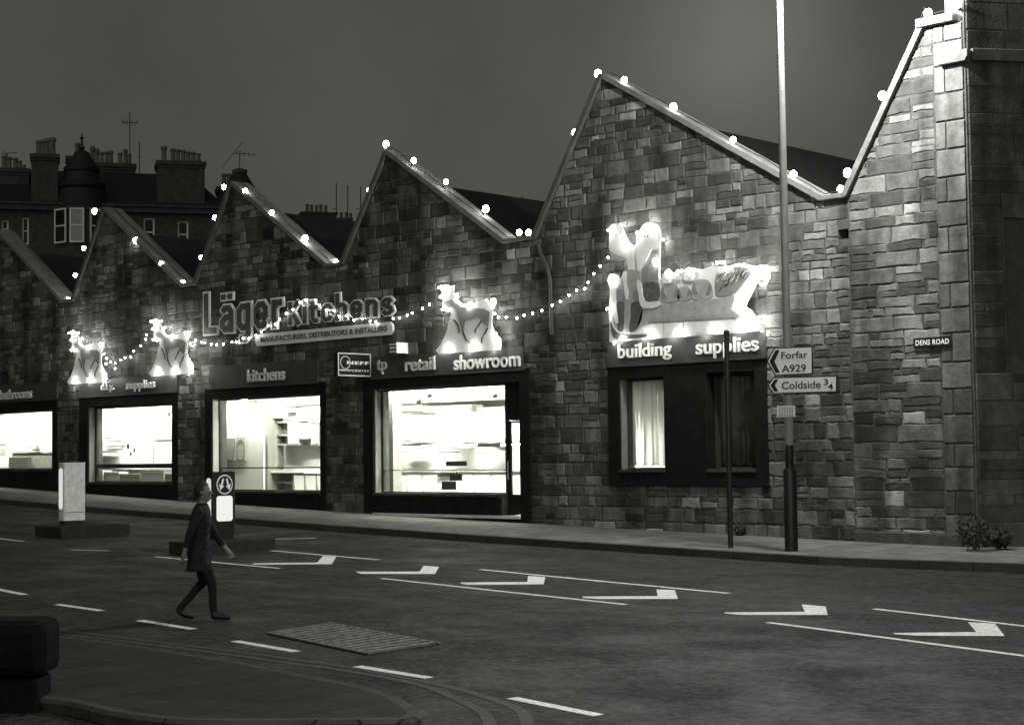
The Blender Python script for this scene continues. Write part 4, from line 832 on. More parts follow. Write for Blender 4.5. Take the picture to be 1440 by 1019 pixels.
for x0, x1 in ((375, 455), (462, 580), (588, 726), (734, 900)):
    f = lambda x: 735-(x-375)*.055; g2 = lambda x: 808-(x-375)*.052
    relief('side_panel', [(x0, f(x0)), (x1, f(x1)), (x1+6, g2(x1)), (x0+2, g2(x0))], M_WHITE, (.3362, .346))
relief('coat', [(205, 440), (240, 395), (300, 410), (330, 470), (425, 470), (428, 590), (350, 600), (330, 560), (325, 700), (270, 780), (180, 780), (140, 690), (150, 540), (180, 500)], M_MIDP)
for q in ([(172, 600), (212, 600), (214, 700), (208, 775), (178, 772), (168, 690)], [(262, 605), (322, 600), (312, 690), (272, 782), (246, 770), (258, 680)]): relief('boot', q, M_DKP, (.336, .345))
relief('sleeve', [(330, 400), (372, 350), (405, 285), (425, 300), (428, 465), (390, 470), (335, 468)], M_GREYP, (.336, .348))
relief('sack_corner', [(335, 478), (428, 474), (428, 588), (352, 594)], M_COATP, (.336, .343))
relief('hood', [(290, 230), (305, 170), (340, 112), (388, 110), (425, 152), (425, 262), (385, 275), (360, 330), (320, 400), (298, 390)], M_WHITE, (.336, .348))
relief('face', [(332, 170), (362, 164), (380, 190), (372, 228), (345, 234), (327, 205)], M_STRIP, (.3485, .356))
for x, y in ((345, 190), (364, 188)): relief('eye', disc((x, y), 4.5, 8), M_DKP, (.3565, .36))
relief('raised_arm', [(130, 270), (150, 190), (165, 150), (185, 190), (210, 240), (250, 262), (240, 330), (200, 310), (160, 295)], M_STRIP, (.336, .346))
relief('mitten', [(130, 130), (155, 114), (182, 120), (185, 160), (160, 180), (138, 170)], M_WHITE, (.3465, .356))
for q in ([(208, 420), (232, 405), (228, 470), (242, 530), (240, 575), (224, 572), (216, 500)], [(296, 470), (322, 478), (345, 590), (428, 592), (428, 626), (330, 632), (308, 560)], [(150, 545), (166, 520), (168, 620), (180, 720), (162, 722), (148, 640)]): relief('fur_trim', q, M_WHITE, (.3465, .356))
for c in ((190, 556), (302, 556)): relief('knee', disc(c, 26, 12, 1.5), M_GREYP, (.3365, .347))
def bear(cx, cy, k, m, head):
    relief('toy_bear', [(cx-58*k, cy+70*k), (cx-62*k, cy+10*k), (cx-38*k, cy-36*k), (cx+32*k, cy-40*k), (cx+62*k, cy+6*k), (cx+60*k, cy+62*k), (cx, cy+84*k)], m)
    hx, hy = head; relief('toy_head', [(hx+34*k*math.cos(a), hy+31*k*math.sin(a)) for a in [R_(20*i) for i in range(18)]], M_STRIP, (.336, .346))
    for d in (-25, 25): relief('toy_ear', disc((hx+d*k, hy-27*k), 12*k, 10), m, (.3362, .347))
    relief('toy_muzzle', disc((hx+2*k, hy+12*k), 13*k, 10, .8), M_WHITE, (.3465, .353)); relief('toy_nose', disc((hx+2*k, hy+7*k), 4*k, 8), M_DKP, (.3535, .357))
    for d in (-12, 13): relief('toy_eye', disc((hx+d*k, hy-7*k), 3.5*k, 8), M_DKP, (.3465, .352))
    for d in (-1, 1): relief('toy_arm', [(cx+d*40*k, cy-20*k), (cx+d*60*k, cy+8*k), (cx+d*40*k, cy+46*k), (cx+d*24*k, cy+40*k), (cx+d*36*k, cy+8*k)], M_GREYP, (.336, .343))
bear(500, 520, .95, M_MIDP, (486, 455)); bear(700, 500, 1.05, M_MIDP, (622, 440)); bear(590, 530, .7, M_MIDP, (548, 445))
relief('sack', [(780, 470), (800, 410), (900, 380), (960, 385), (1010, 400), (960, 470), (900, 540), (820, 560), (785, 545)], M_GREYP)
b = MB()
for i in range(90):
    u = rng.random(); x = 790+190*u; y = 400-12*u+rng.uniform(0, 140)*(1-.65*u); P = S([(x, y), (x+rng.uniform(14, 30), y-rng.uniform(16, 34))]); b.tube([WALL.P(*P[0], .339), WALL.P(*P[1], .342)], [.009, .003], 5, rng.randint(0, 1))
b.build('sack_bristles', [M_STRIP, M_DKP], sl)
relief('scroll', disc((1080, 430), 26, 14, 1.3), M_STRIP, (.3215, .335))
b = MB()
for q in ((250, 700), (600, 700), (950, 700), (620, 450), (360, 250)):
    a, z = S([q])[0]; b.tube([WALL.P(a, z, 0), WALL.P(a, z, .27)], .02, 6)
b.build('bracket', M_IRON, sl)
for i, q in enumerate([(125, 850), (205, 822), (292, 818), (380, 812), (470, 806), (570, 798), (670, 792), (785, 785), (880, 775), (960, 772), (1045, 772), (118, 640), (128, 530), (142, 435), (128, 270), (125, 150), (165, 112), (232, 225), (262, 250), (305, 165), (350, 108), (410, 130), (430, 205), (420, 348), (440, 452), (500, 402), (545, 400), (632, 392), (740, 378), (860, 380), (935, 360), (1025, 380), (1075, 372), (1115, 430), (1040, 480), (975, 610), (1028, 690)]):
    a, z = S([q])[0]; b = MB(); b.ball(WALL.P(a, z, .39 if i % 2 else .18), .025, 8); b.build('bulb', M_BBULB, sl, 'all')

# ------------------------------------------------------------------ strings of bulbs on the wall
def string(pts, label, d=.17):
    P = [WALL.P(*WALL.px(x, y, d), d) for x, y in pts]; t = thing('string_lights', P[len(P)//2], label, 'string lights', 'bulb strings slung between the figures')
    b = MB(); C2 = catmull(P, 3); b.tube([p+Vector((0, .01, .05+.012*math.sin(i))) for i, p in enumerate(C2)], .011, 5); b.build('cable', M_CABLE, t)
    for p in P: b = MB(); b.ball(p, .023, 8, 0, (1, 1, 1.2)); b.tube([p+Vector((0, .005, .03)), p+Vector((0, .008, .07))], .016, 6, 1); b.build('bulb', [M_SBULB, M_CABLE], t, 'all')
string([(143, 499), (150, 503.6), (149, 511.5), (155, 509), (162, 510.5), (162, 518), (170, 506), (176, 503), (184, 502), (188, 493.6), (198, 486), (205, 477), (206, 470.6)], 'short string of bulbs sagging between the two deer over diy')
string([(275, 478.5), (283.5, 481), (288, 482), (297, 484), (304.6, 484.8), (314, 484), (326, 481), (332, 481), (342, 475.4), (350, 476), (360, 471.7), (367.5, 466.5), (377, 458), (387, 455.6), (393, 449), (402.5, 440.6), (412, 435.4), (421.7, 425.4), (429.6, 421.7), (443.5, 422), (449, 429), (458.8, 435.8), (469.6, 437), (477, 444.6), (487, 443.8), (497.7, 450.4), (509.8, 448), (520.6, 451.5), (528.5, 452.5), (553, 447.7), (561.7, 447), (572.7, 443), (579.6, 440), (594, 434), (604, 428)], 'long string of bulbs winding across the main outlined sign')
string([(700.8, 446), (712, 446), (727, 447), (737, 443), (749, 440.4), (762, 436.5), (776.6, 429), (788, 424), (800, 415), (811, 408), (822, 406), (827, 397), (835, 385), (844, 374), (855, 362)], 'string of bulbs rising from the showroom deer to the sleigh')

# ------------------------------------------------------------------ street furniture
def street_lamp(base, label, H=11.6, arm=(.5, -.2), power=L_STREET):
    t = thing('street_lamp', base, label, 'street lamp', 'tall street lamps'); x, y, z = base
    b = MB(); b.lathe(base, [(.125, 0), (.125, 1.48), (.115, 1.53)], 16); b.build('base', M_BLACK, t, True)
    b = MB(); b.lathe(base, [(.078, 1.53), (.076, 1.97)], 14); b.build('band', M_BLACK, t, True)
    b = MB(); b.lathe(base, [(.08, 1.97), (.072, H*.66), (.062, H-.3)], 14); b.build('column', M_POST, t, True)
    ax, ay = arm; top = Vector((x, y, z+H-.35)); e = Vector((x+ax, y+ay, z+H))
    b = MB(); b.tube([top, Vector((x+ax*.15, y+ay*.15, z+H-.12)), Vector((x+ax*.5, y+ay*.5, z+H-.02)), e], [.055, .05, .045, .04], 10); b.build('arm', M_POST, t, True)
    b = MB(); b.ball(e+Vector((ax*.15, ay*.15, 0)), .3, 14, 0, (.6, 1, .3)); b.build('lantern', M_POST, t, 'all')
    b = MB(); b.ball(e+Vector((ax*.15, ay*.15, -.06)), .22, 12, 0, (.6, 1, .35)); lb = b.build('lamp_glass', glow('street lamp glass', 30), t, 'all')
    ld = bpy.data.lights.new('lamp', 'POINT'); ld.energy = power; ld.shadow_soft_size = .16; lo = bpy.data.objects.new('lamp', ld); COL.objects.link(lo); lo.parent = t; lo.location = e+Vector((ax*.15, ay*.15, -.3))-Vector(base)
    return t
pb = ground(1113, 774.5, z_pav); sl1 = street_lamp(pb, 'tall pale street lamp with black base carrying the direction signs')
s2p = Vector((37.2, -20, z_near(37.2, -20))); street_lamp(s2p, 'added shorter street lamp, unseen beyond the right edge, lighting the near road', 7.5, (0, 1.6), 3000)  # added lamp outside the view, placed to light the foreground road
pp = ground(1027.5, 770, z_pav)
t = thing('signal_post', pp, 'thin black pole standing on pavement left of the street lamp', 'pole'); b = MB(); b.lathe(pp, [(.052, 0), (.05, wall(1027, 466, pp.y).z-pp.z)], 12); b.build('shaft', M_BLACK, t, True); b = MB(); zt = wall(1027, 466, pp.y).z; b.lathe((pp.x, pp.y, zt-.0), [(.056, -.06), (.058, .01), (.03, .035)], 12); b.build('cap', M_BLACK, t, True)
# direction signs on the lamp column
SD = Vector((.97, .243, 0)).normalized(); SN = Vector((SD.y, -SD.x, 0))
SPL = Plane(pb+SN*.1-Vector((0, 0, pb.z)), SD, SN)
def dsign(poly, inner, chev, words, label, c):
    t = thing('direction_sign', SPL.P(*SPL.px(*c), 0), label, 'direction sign', 'direction signs on the lamp post'); P = lambda q, d: [SPL.px(*p, d) for p in q]
    b = MB(); b.prism(SPL, P(poly, .03), 0, .03); b.build('plate', M_BLACK, t, bevel=.006); b = MB(); b.prism(SPL, P(inner, .034), .0302, .034); b.build('panel', M_SIGNW, t)
    b = MB(); b.prism(SPL, P(chev, .037), .0342, .037); b.build('chevron', M_BLACK, t)
    for body, px, off in words: word(t, body, px, M_BLACK, SPL, (.0342, .037), off, 'lettering')
dsign([(1077.5, 508), (1089, 488.5), (1142.5, 486.5), (1143, 526), (1090, 528.5)], [(1080, 508), (1090.2, 490.3), (1141, 488.4), (1141.4, 524.4), (1091, 526.7)], [(1082, 508), (1090.5, 492.3), (1096.5, 492), (1089, 508), (1096.5, 523.8), (1090.8, 524.2)], [('Forfar', (1098.5, 504, 1135.5, 494), .014), ('A929', (1099, 523, 1133.5, 512.5), .014)], 'white direction sign with left chevron reading Forfar A929', (1110, 508))
dsign([(1079, 541.5), (1087, 530), (1177.5, 527.5), (1177, 551.5), (1087, 554)], [(1081.5, 541.5), (1088, 531.8), (1175.6, 529.5), (1175.3, 549.8), (1088, 552.3)], [(1083.5, 541.5), (1089, 533.4), (1094.5, 533.2), (1089.5, 541.5), (1094.5, 550), (1089, 550.4)], [('Coldside', (1099, 546.5, 1154, 535.8), .014), ('3', (1158, 541.5, 1164.5, 532.5), .014), ('4', (1164, 548, 1171.5, 539), .014)], 'white direction sign with left chevron reading Coldside', (1125, 541))
t = thing('notice_plate', SPL.P(*SPL.px(1105, 586), 0), 'small white notice plate strapped to lamp post below the direction signs', 'notice'); P = [SPL.px(*q, .02) for q in ((1092.5, 570.5), (1118, 570), (1118, 586), (1092.5, 586.5))]
b = MB(); b.prism(SPL, P, 0, .02); b.build('plate', M_SIGNW, t)
b = MB()
for y in (572.5, 575.6, 578.7, 581.8, 584.2):
    for k in range(6): x = 1095+k*3.6; b.prism(SPL, [SPL.px(x, y, .023), SPL.px(x+2.7, y, .023), SPL.px(x+2.7, y+1.3, .023), SPL.px(x, y+1.3, .023)], .0202, .023)
b.build('print_lines', M_DKP, t)
# traffic islands and bollards
def island(corner, dx, dy, h, label):
    G = ground(*corner); x1, y0 = G.x, G.y; zb = z_road(x1, y0)-.12; b = MB()
    for q in range(1): b.box(x1-dx, x1, y0, y0+dy, zb, z_road(x1-dx/2, 0)+h)
    o = b.build('traffic_island', M_KERB if 0 else mat('dark island kerb', .025, .85, .35, 5, .5, 25, .08), None, bevel=.03); return tag(o, label, 'traffic island', 'traffic islands'), (x1-dx/2, y0+dy/2, z_road(x1-dx/2, 0)+h)
I1, c1 = island((86, 757), 1.1, 1.75, .24, 'low dark traffic island under the plain pale bollard'); I2, c2 = island((271, 781), .8, 2.0, .24, 'low dark traffic island under the lit arrow bollard')
def bollard(c, H, label, arrows):
    wy, wx = .56, .24; x, y, z = c; t = thing('lit_bollard', c, label, 'bollard', 'bollards on the traffic islands')
    b = MB(); r = .05
    pts = [(x+sx*(wx/2-r)+r*math.cos(a), y+sy*(wy/2-r)+r*math.sin(a), z) for sx, sy, a0 in ((1, 1, 0), (-1, 1, 90), (-1, -1, 180), (1, -1, 270)) for a in [R_(a0+i*22.5) for i in range(5)]]
    b.extr([(p[0], p[1], z+.1) for p in pts], Vector((0, 0, H-.1))); b.build('casing', M_BLACK if arrows else M_BOLL, t, True)
    b = MB(); b.extr([(x+(p[0]-x)*.92, y+(p[1]-y)*.92, z) for p in pts], Vector((0, 0, .1))); b.build('foot', M_BLACK, t)
    b = MB(); b.extr([(x+(p[0]-x)*1.03, y+(p[1]-y)*1.03, z+H) for p in pts], Vector((0, 0, .03))); b.build('cap', M_BLACK if arrows else M_BOLL, t, True)
    def rrect(a0, a1, z0, z1, r, n=5):
        return [(cx_+r*math.cos(R_(s+i*90/n)), cz_+r*math.sin(R_(s+i*90/n))) for cx_, cz_, s in ((a1-r, z1-r, 0), (a0+r, z1-r, 90), (a0+r, z0+r, 180), (a1-r, z0+r, 270)) for i in range(n+1)]
    SY = Plane((x, y-wy/2, z), (1, 0, 0), (0, -1, 0)); b = MB(); b.prism(SY, rrect(-.07, .07, H*.26, H*.93, .068), .001, .012); b.build('lens', M_LENS, t)
    SX = Plane((x+wx/2, y, z), (0, 1, 0), (1, 0, 0))
    if arrows:
        b = MB(); b.prism(SX, rrect(-.19, .19, H*.28, H*.66, .06), .001, .012); b.build('lens', M_LENS, t)
        zc, rd = H*.83, .19; b = MB(); b.prism(SX, [(rd*math.cos(i*math.pi/16), zc+rd*math.sin(i*math.pi/16)) for i in range(32)], .001, .014); dk = b.build('sign_disc', M_SIGNW, t)
        b = MB(); b.prism(SX, [(rd*.88*math.cos(i*math.pi/16), zc+rd*.88*math.sin(i*math.pi/16)) for i in range(32)], .0145, .018); b.build('sign_field', M_BLACK, t)
        for s in (-1, 1):
            b = MB(); q = [(.022, .108), (.06, .12), (.098, -.002), (.14, .01), (.112, -.112), (.022, -.03), (.06, -.016)]; b.prism(SX, [(s*a, zc+zz) for a, zz in q], .0185, .022); b.build('arrow', M_SIGNW, t)
    else:
        b = MB(); b.pbox(SX, -.24, .24, H*.2, H*.212, .0005, .003); b.build('seam', M_DKP, t)
        for a_ in (-.17, .17): b = MB(); b.prism(SX, [(a_+.012*math.cos(i*math.pi/4), H*.72+.012*math.sin(i*math.pi/4)) for i in range(8)], .0005, .006); b.build('screw', M_BLACK, t)
    return t
bollard((c1[0]-.2, c1[1]-.15, c1[2]), 1.36, 'plain pale grey bollard with one lit side slot on left traffic island', False)
bollard((c2[0], c2[1]-.05, c2[2]), 1.3, 'black lit bollard with round two arrow sign on traffic island', True)
# low wall end at the near corner
q = ground(52, 984, z_near); t = thing('low_wall', q, 'dark stub of low stone wall with rounded cope on near pavement', 'wall'); LW = Plane((q.x, q.y, q.z), (.72, .69, 0), (.69, -.72, 0))
b = MB(); zc = .16; b.pbox(LW, -2.2, 0, -.2, .16+.02, -.45, 0); b.build('body', M_DARKST, t, bevel=.03)
b = MB(); b.pbox(LW, -2.2, .07, .19, .66, -.52, .06); b.build('cope', M_DARKST, t, bevel=.09)
# shrub against the corner
def shrub(px, r, label, seed):
    q = ground(px[0], px[1], z_pav); rr = random.Random(seed); t = thing('wall_shrub', q, label, 'shrub', 'shrubs at foot of the corner building')
    b = MB()
    for i in range(7):
        a = rr.uniform(0, 6.28); b.tube([q, q+Vector((math.cos(a)*r*.3, math.sin(a)*r*.3, r*.6)), q+Vector((math.cos(a)*r*.7, math.sin(a)*r*.7, r*1.2))], [.012, .008, .004], 5)
    b.build('stems', M_IRON, t); b = MB()
    for i in range(420):
        v = Vector((rr.gauss(0, 1), rr.gauss(0, 1), rr.gauss(0, 1))).normalized()*(rr.random()**.4)*r; c = q+Vector((v.x, v.y, v.z*.85+r*.9)); u = Vector((rr.gauss(0, 1), rr.gauss(0, 1), rr.gauss(0, 1))).normalized(); w = u.cross(v.normalized()+Vector((.01, .02, .03))).normalized(); s = rr.uniform(.03, .06)
        b.add([c-u*s, c+w*s*.45, c+u*s, c-w*s*.45], [[0, 1, 2, 3]])
    b.build('leaves', M_LEAF, t)
shrub((1371, 774), .36, 'dark rounded shrub growing at foot of the building corner', 3); shrub((1406, 772), .22, 'small dark shrub right of the larger one at building corner', 5); shrub((1041, 752), .13, 'tiny dark weed tuft at wall foot behind the thin pole', 9)

# ------------------------------------------------------------------ tenements behind
DT = 105
TO = CAM+ray(160, 400)*DT/ray(160, 400).dot(Fv)
fr = Vector((Rv.x, Rv.y, 0)).normalized(); ff = Vector((Fv.x, Fv.y, 0)).normalized(); TA = (fr*.966+ff*.259).normalized(); TN = Vector((TA.y, -TA.x, 0))
TP = Plane((TO.x, TO.y, 0), TA, TN)
te = thing('tenement_block', (TO.x, TO.y, 8), 'dark tenement with round corner turret and tall chimney stacks behind warehouse', 'building')
T = lambda x, y, d=0: TP.px(x, y, d)
def tb(b, x0, y0, x1, y1, d0, d1, mi=0):
    dm = d1; A_, B_ = T(x0, (y0+y1)/2, dm), T(x1, (y0+y1)/2, dm); xm = (x0+x1)/2; b.pbox(TP, A_[0], B_[0], T(xm, y1, dm)[1], T(xm, y0, dm)[1], d0, d1, mi); return b
def trects(b, op, outer, d0, d1):
    X = sorted({outer[0], outer[1]}|{v for o in op for v in o[:2]})
    for a, c in zip(X, X[1:]):
        m = (a+c)/2; Z = [outer[2]]
        for h in sorted((h for h in op if h[0] < m < h[1]), key=lambda h: h[2]): Z += [h[2], h[3]]
        Z.append(outer[3])
        for i in range(0, len(Z), 2):
            if Z[i+1]-Z[i] > .01: b.pbox(TP, a, c, Z[i], Z[i+1], d0, d1)
wins = [(2, 309, 12, 334), (31, 305, 40.5, 343.5), (202, 306, 217.5, 345.5), (250, 310, 265, 348)]
ops = []
for x0, y0, x1, y1 in wins: ops.append((T(x0, 320)[0], T(x1, 320)[0], T(x0, y1)[1], T(x0, y0)[1]))
outer = (T(-60, 320)[0], T(318, 320)[0], -2, T(160, 299)[1])
b = MB(); trects(b, ops, outer, -.4, 0); b.build('wall', M_TENE, te)
def sash(op, pl, d=-.2, blind=False, m=M_WFRAME):
    x0, x1, z0, z1 = op; w = .1; b = MB(); zm = (z0+z1)/2
    for q in ((x0, x0+w, z0, z1), (x1-w, x1, z0, z1), (x0+w, x1-w, z0, z0+w), (x0+w, x1-w, z1-w, z1), (x0+w, x1-w, zm-.04, zm+.04)): b.pbox(pl, *q, d-.06, d)
    f = b.build('window', m, te); p = MB(); p.pbox(pl, x0+w-.02, x1-w+.02, z0+w-.02, z1-w+.02, d-.05, d-.03); p.build('pane', M_BLIND if blind else M_WGLASS, f)
for o in ops: sash(o, TP)
b = MB(); b.pbox(TP, outer[0], outer[1], outer[3], outer[3]+.35, -.4, .35); b.pbox(TP, outer[0], outer[1], outer[3]+.35, outer[3]+.5, -.4, .5); b.build('cornice', M_TENE, te, bevel=.03)
zr = T(170, 243, -5)[1]; ze = outer[3]+.5
b = MB(); A0, A1 = outer[0], outer[1]; a_l, a_r = T(-60, 250, -5)[0], T(268, 260, -5)[0]
b.add([TP.P(A0, ze, .3), TP.P(A1, ze, .3), TP.P(a_r, zr, -5), TP.P(a_l, zr, -5), TP.P(A0, ze, -10.5), TP.P(A1, ze, -10.5)], [[0, 1, 2, 3], [1, 5, 2], [5, 4, 3, 2], [4, 0, 3], [0, 4, 5, 1]]); b.build('roof', M_SLATE, te)
b = MB(); b.pbox(TP, A0, A1, -2, outer[3]+.3, -10.5, -.4); b.build('rear_wall', M_TENE, te)
def stack(x0, y0, x1, y1, d0, d1, pots, cap=2.2):
    b = MB(); tb(b, x0, y0, x1, y1, d0, d1); tb(b, x0-cap, y0, x1+cap, y0+6, d0-.15, d1+.15); tb(b, x0-cap*.5, y0+7, x1+cap*.5, y0+10, d0-.08, d1+.08); c = b.build('chimney', M_TENE, te, bevel=.03)
    for px_, top, w in pots:
        d = (d0+d1)/2; a, z0 = T(px_, y0+1, d); z1 = T(px_, top, d)[1]; r = w*.66/22; b = MB(); b.lathe(TP.P(a, z0, d), [(r*1.05, 0), (r*.85, .12), (r*.8, (z1-z0)*.75), (r*1.05, (z1-z0)*.8), (r*1.05, (z1-z0)*.9), (r*.8, z1-z0)], 10); b.build('chimney_pot', M_POT, c, True)
stack(44, 216, 82, 297, -1.6, .1, [(54.5, 198, 7), (60, 197, 7), (66, 195, 8), (73, 194, 9)])
stack(-6, 236, 41, 300, -4, -2.5, [(6, 219, 6), (13, 221, 6), (21.5, 222, 6), (28, 226, 5), (34, 232, 4.5)])
stack(94, 219, 108, 262, -6, -4.5, [(109, 201, 6)])
stack(128, 229, 190, 262, -7, -5.8, [(130, 206, 6), (136.5, 209, 5.5), (143, 214, 5.5), (150, 213, 5.5), (156, 212, 5.5), (169, 215, 6), (176.5, 210, 5.5), (182, 217, 5)])
stack(221.5, 226, 288, 303, -2.2, -.2, [(230.5, 206, 7), (243, 209, 6), (250, 210, 6), (257.5, 211, 6), (264.5, 213, 6), (271.5, 214, 6), (279, 216, 6)])
stack(307, 262, 326, 300, -5, -3.6, [(315, 244, 6), (322, 244, 6)])
# turret
ta, tz = T(115, 340, 0); tr = (T(150, 300)[0]-T(76, 300)[0])/2; ZT = lambda y: T(112, y, 1)[1]
tc = TP.P(ta, 0, -.5)
b = MB(); b.lathe((tc.x, tc.y, 0), [(tr, -2), (tr, ZT(297)), (tr*1.08, ZT(295)), (tr*1.08, ZT(291)), (tr, ZT(290))], 24); b.build('turret', M_TENE, te, True)
b = MB(); b.lathe((tc.x, tc.y, 0), [(tr, ZT(290)), (tr*.97, ZT(280)), (tr*.84, ZT(262)), (tr*.92, ZT(259)), (tr*.92, ZT(254)), (tr*.74, ZT(251)), (tr*.64, ZT(237)), (tr*.7, ZT(236)), (tr*.7, ZT(231)), (tr*.52, ZT(224)), (tr*.36, ZT(215)), (tr*.3, ZT(209)), (.1, ZT(204))], 24); b.build('turret_roof', M_SLATE, te, True)
b = MB(); b.lathe((tc.x, tc.y, 0), [(.1, ZT(205)), (.22, ZT(202)), (.1, ZT(199)), (.07, ZT(190)), (.16, ZT(188)), (.05, ZT(186)), (.03, ZT(181))], 8); b.build('finial', M_IRON, te, True)
for x0, x1, bl in ((80, 95.5, False), (99, 118.5, True), (125, 140, False)):
    xm = (x0+x1)/2; am = T(xm, 316, 1)[0]-ta; th = math.asin(max(-.95, min(.95, am/(tr+.0)))); na = (TA*math.sin(th)+TN*math.cos(th)); ua = Vector((-na.y, na.x, 0)); 
    if ua.dot(TA) < 0: ua = -ua
    cpt = Vector((tc.x, tc.y, 0))+na*(tr*math.cos(.2)+.12); pl = Plane(cpt, ua, na); hw = (x1-x0)/2/22/max(.6, math.cos(th))
    sash((-hw, hw, ZT(341.5), ZT(293)), pl, .12, bl)
te2 = thing('far_tenement', (TO.x+20, TO.y+10, 8), 'dark far roof with chimney stack seen between the middle gables', 'building')
D2 = 120; o2 = CAM+ray(460, 400)*D2/ray(460, 400).dot(Fv); TP2 = Plane((o2.x, o2.y, 0), TA, TN); T2 = lambda x, y, d=0: TP2.px(x, y, d)
def tb2(b, x0, y0, x1, y1, d0, d1): A_, B_ = T2(x0, y0, d1), T2(x1, y1, d1); b.pbox(TP2, A_[0], B_[0], B_[1], A_[1], d0, d1); return b
b = MB(); tb2(b, 380, 345, 560, 700, -8, 0); b.build('wall', M_TENE, te2)
b = MB(); e0, e1 = T2(375, 345, .2), T2(565, 345, .2); r0 = T2(392, 318, -4); r1 = T2(520, 325, -4)
b.add([TP2.P(e0[0], e0[1], .2), TP2.P(e1[0], e1[1], .2), TP2.P(r1[0], r0[1], -4), TP2.P(r0[0], r0[1], -4), TP2.P(e0[0], e0[1], -8.2), TP2.P(e1[0], e1[1], -8.2)], [[0, 1, 2, 3], [1, 5, 2], [5, 4, 3, 2], [4, 0, 3]]); b.build('roof', M_SLATE, te2)
for (x0, y0, x1, y1), pots in (((425, 298, 474, 325), ((432, 287), (438, 288), (445, 289), (451, 288), (458, 289))), ((477, 307, 495, 335), ((480, 299), (487, 299), (493, 300)))):
    b = MB(); tb2(b, x0, y0, x1, y1, -4.5, -3); tb2(b, x0-1.5, y0-1, x1+1.5, y0+3, -4.6, -2.9); c = b.build('chimney', M_TENE, te2)
    for x, y in pots: b = MB(); a, z = T2(x, y0, -3.7); z1 = T2(x, y, -3.7)[1]; b.lathe(TP2.P(a, z, -3.7), [(.15, 0), (.12, .1), (.12, z1-z-.05), (.15, z1-z)], 8); b.build('chimney_pot', M_POT, c, True)
# conical vent cowl and aerials
def aerial(pts_list, label, pl=TP, d=-4, r=.035):
    base = pl.P(*pl.px(*pts_list[0][0], d), d); t = thing('tv_aerial', base, label, 'aerial', 'aerials on the rooftops')
    for k, (p0, p1) in enumerate(pts_list): b = MB(); b.tube([pl.P(*pl.px(*p0, d), d), pl.P(*pl.px(*p1, d), d)], r if k == 0 else r*.7, 6); b.build('mast' if k == 0 else 'rod', M_IRON, t)
aerial([((182.5, 245), (182.5, 158)), ((171, 172), (194, 173)), ((172, 169), (176, 175)), ((178, 168), (179.5, 177)), ((186, 168), (185, 177)), ((194, 169), (189, 176))], 'tall television aerial with crossbar above long chimney stack')
aerial([((196, 243), (196, 199)), ((194, 221), (198, 221))], 'short plain aerial mast right of the tall one')
aerial([((336, 243), (337.5, 211)), ((328, 215.5), (359.5, 217.5)), ((313, 235), (341, 200)), ((333, 213), (333, 218)), ((343, 214), (343, 221)), ((350, 214), (350, 221)), ((357, 215), (357, 220))], 'television aerial with diagonal rod above the pointed roof vent')
aerial([((10, 222), (10, 216)), ((2, 216), (24, 215)), ((5, 213), (10, 219))], 'small aerial above the leftmost chimney stack')
for k, (x, y0, y1) in enumerate(((473, 320, 258), (489, 320, 261), (507, 325, 262))): aerial([((x, y0), (x, y1))]+([((x-6, 294), (x, 294))] if k != 1 else []), ['thin mast left of three beside the far chimney', 'thin mast in middle of three beside the far chimney', 'thin mast right of three, nearest the showroom gable'][k], TP2, -4, .04)
for k, (x, y0, y1) in enumerate(((716, 310, 279), (734.5, 310, 276), (741, 310, 284), (761, 312, 283))): aerial([((x, y0), (x, y1))], ['short mast at left behind roof beside tallest gable', 'tallest of four short masts behind the showroom roof', 'shortest mast behind showroom roof', 'mast nearest to steep side of tallest gable'][k], TP2, -4, .035)
pk = T(337, 242, -1); b = MB(); zb = T(337, 300, -1)[1]; c = TP.P(pk[0], zb, -1); b.lathe(c, [(2.0, 0), (.45, pk[1]-zb-.1), (.4, pk[1]-zb)], 8); t = thing('roof_vent', c, 'pointed dark roof spire just behind peak of kitchens gable', 'spire'); b.build('cone', M_SLATE, t); b = MB(); b.lathe(TP.P(pk[0], pk[1], -1), [(.5, -.1), (.5, .12), (.3, .2)], 8); b.build('cap', M_IRON, t)
for k, (x, y, yt) in enumerate(((363, 290, 273), (407, 318, 304))):
    a, z = T2(x, y, -4); z1 = T2(x, yt, -4)[1]; b = MB(); b.lathe(TP2.P(a, z-1, -4), [(.2, 0), (.16, z1-z+.8), (.2, z1-z+.85), (.2, z1-z+1)], 8); tag(b.build('vent_pipe', M_IRON, None, True), ['short dark vent pipe above long slope of kitchens gable', 'dark vent pipe at left end of far roof'][k], 'pipe', 'pipes on the far roofs')

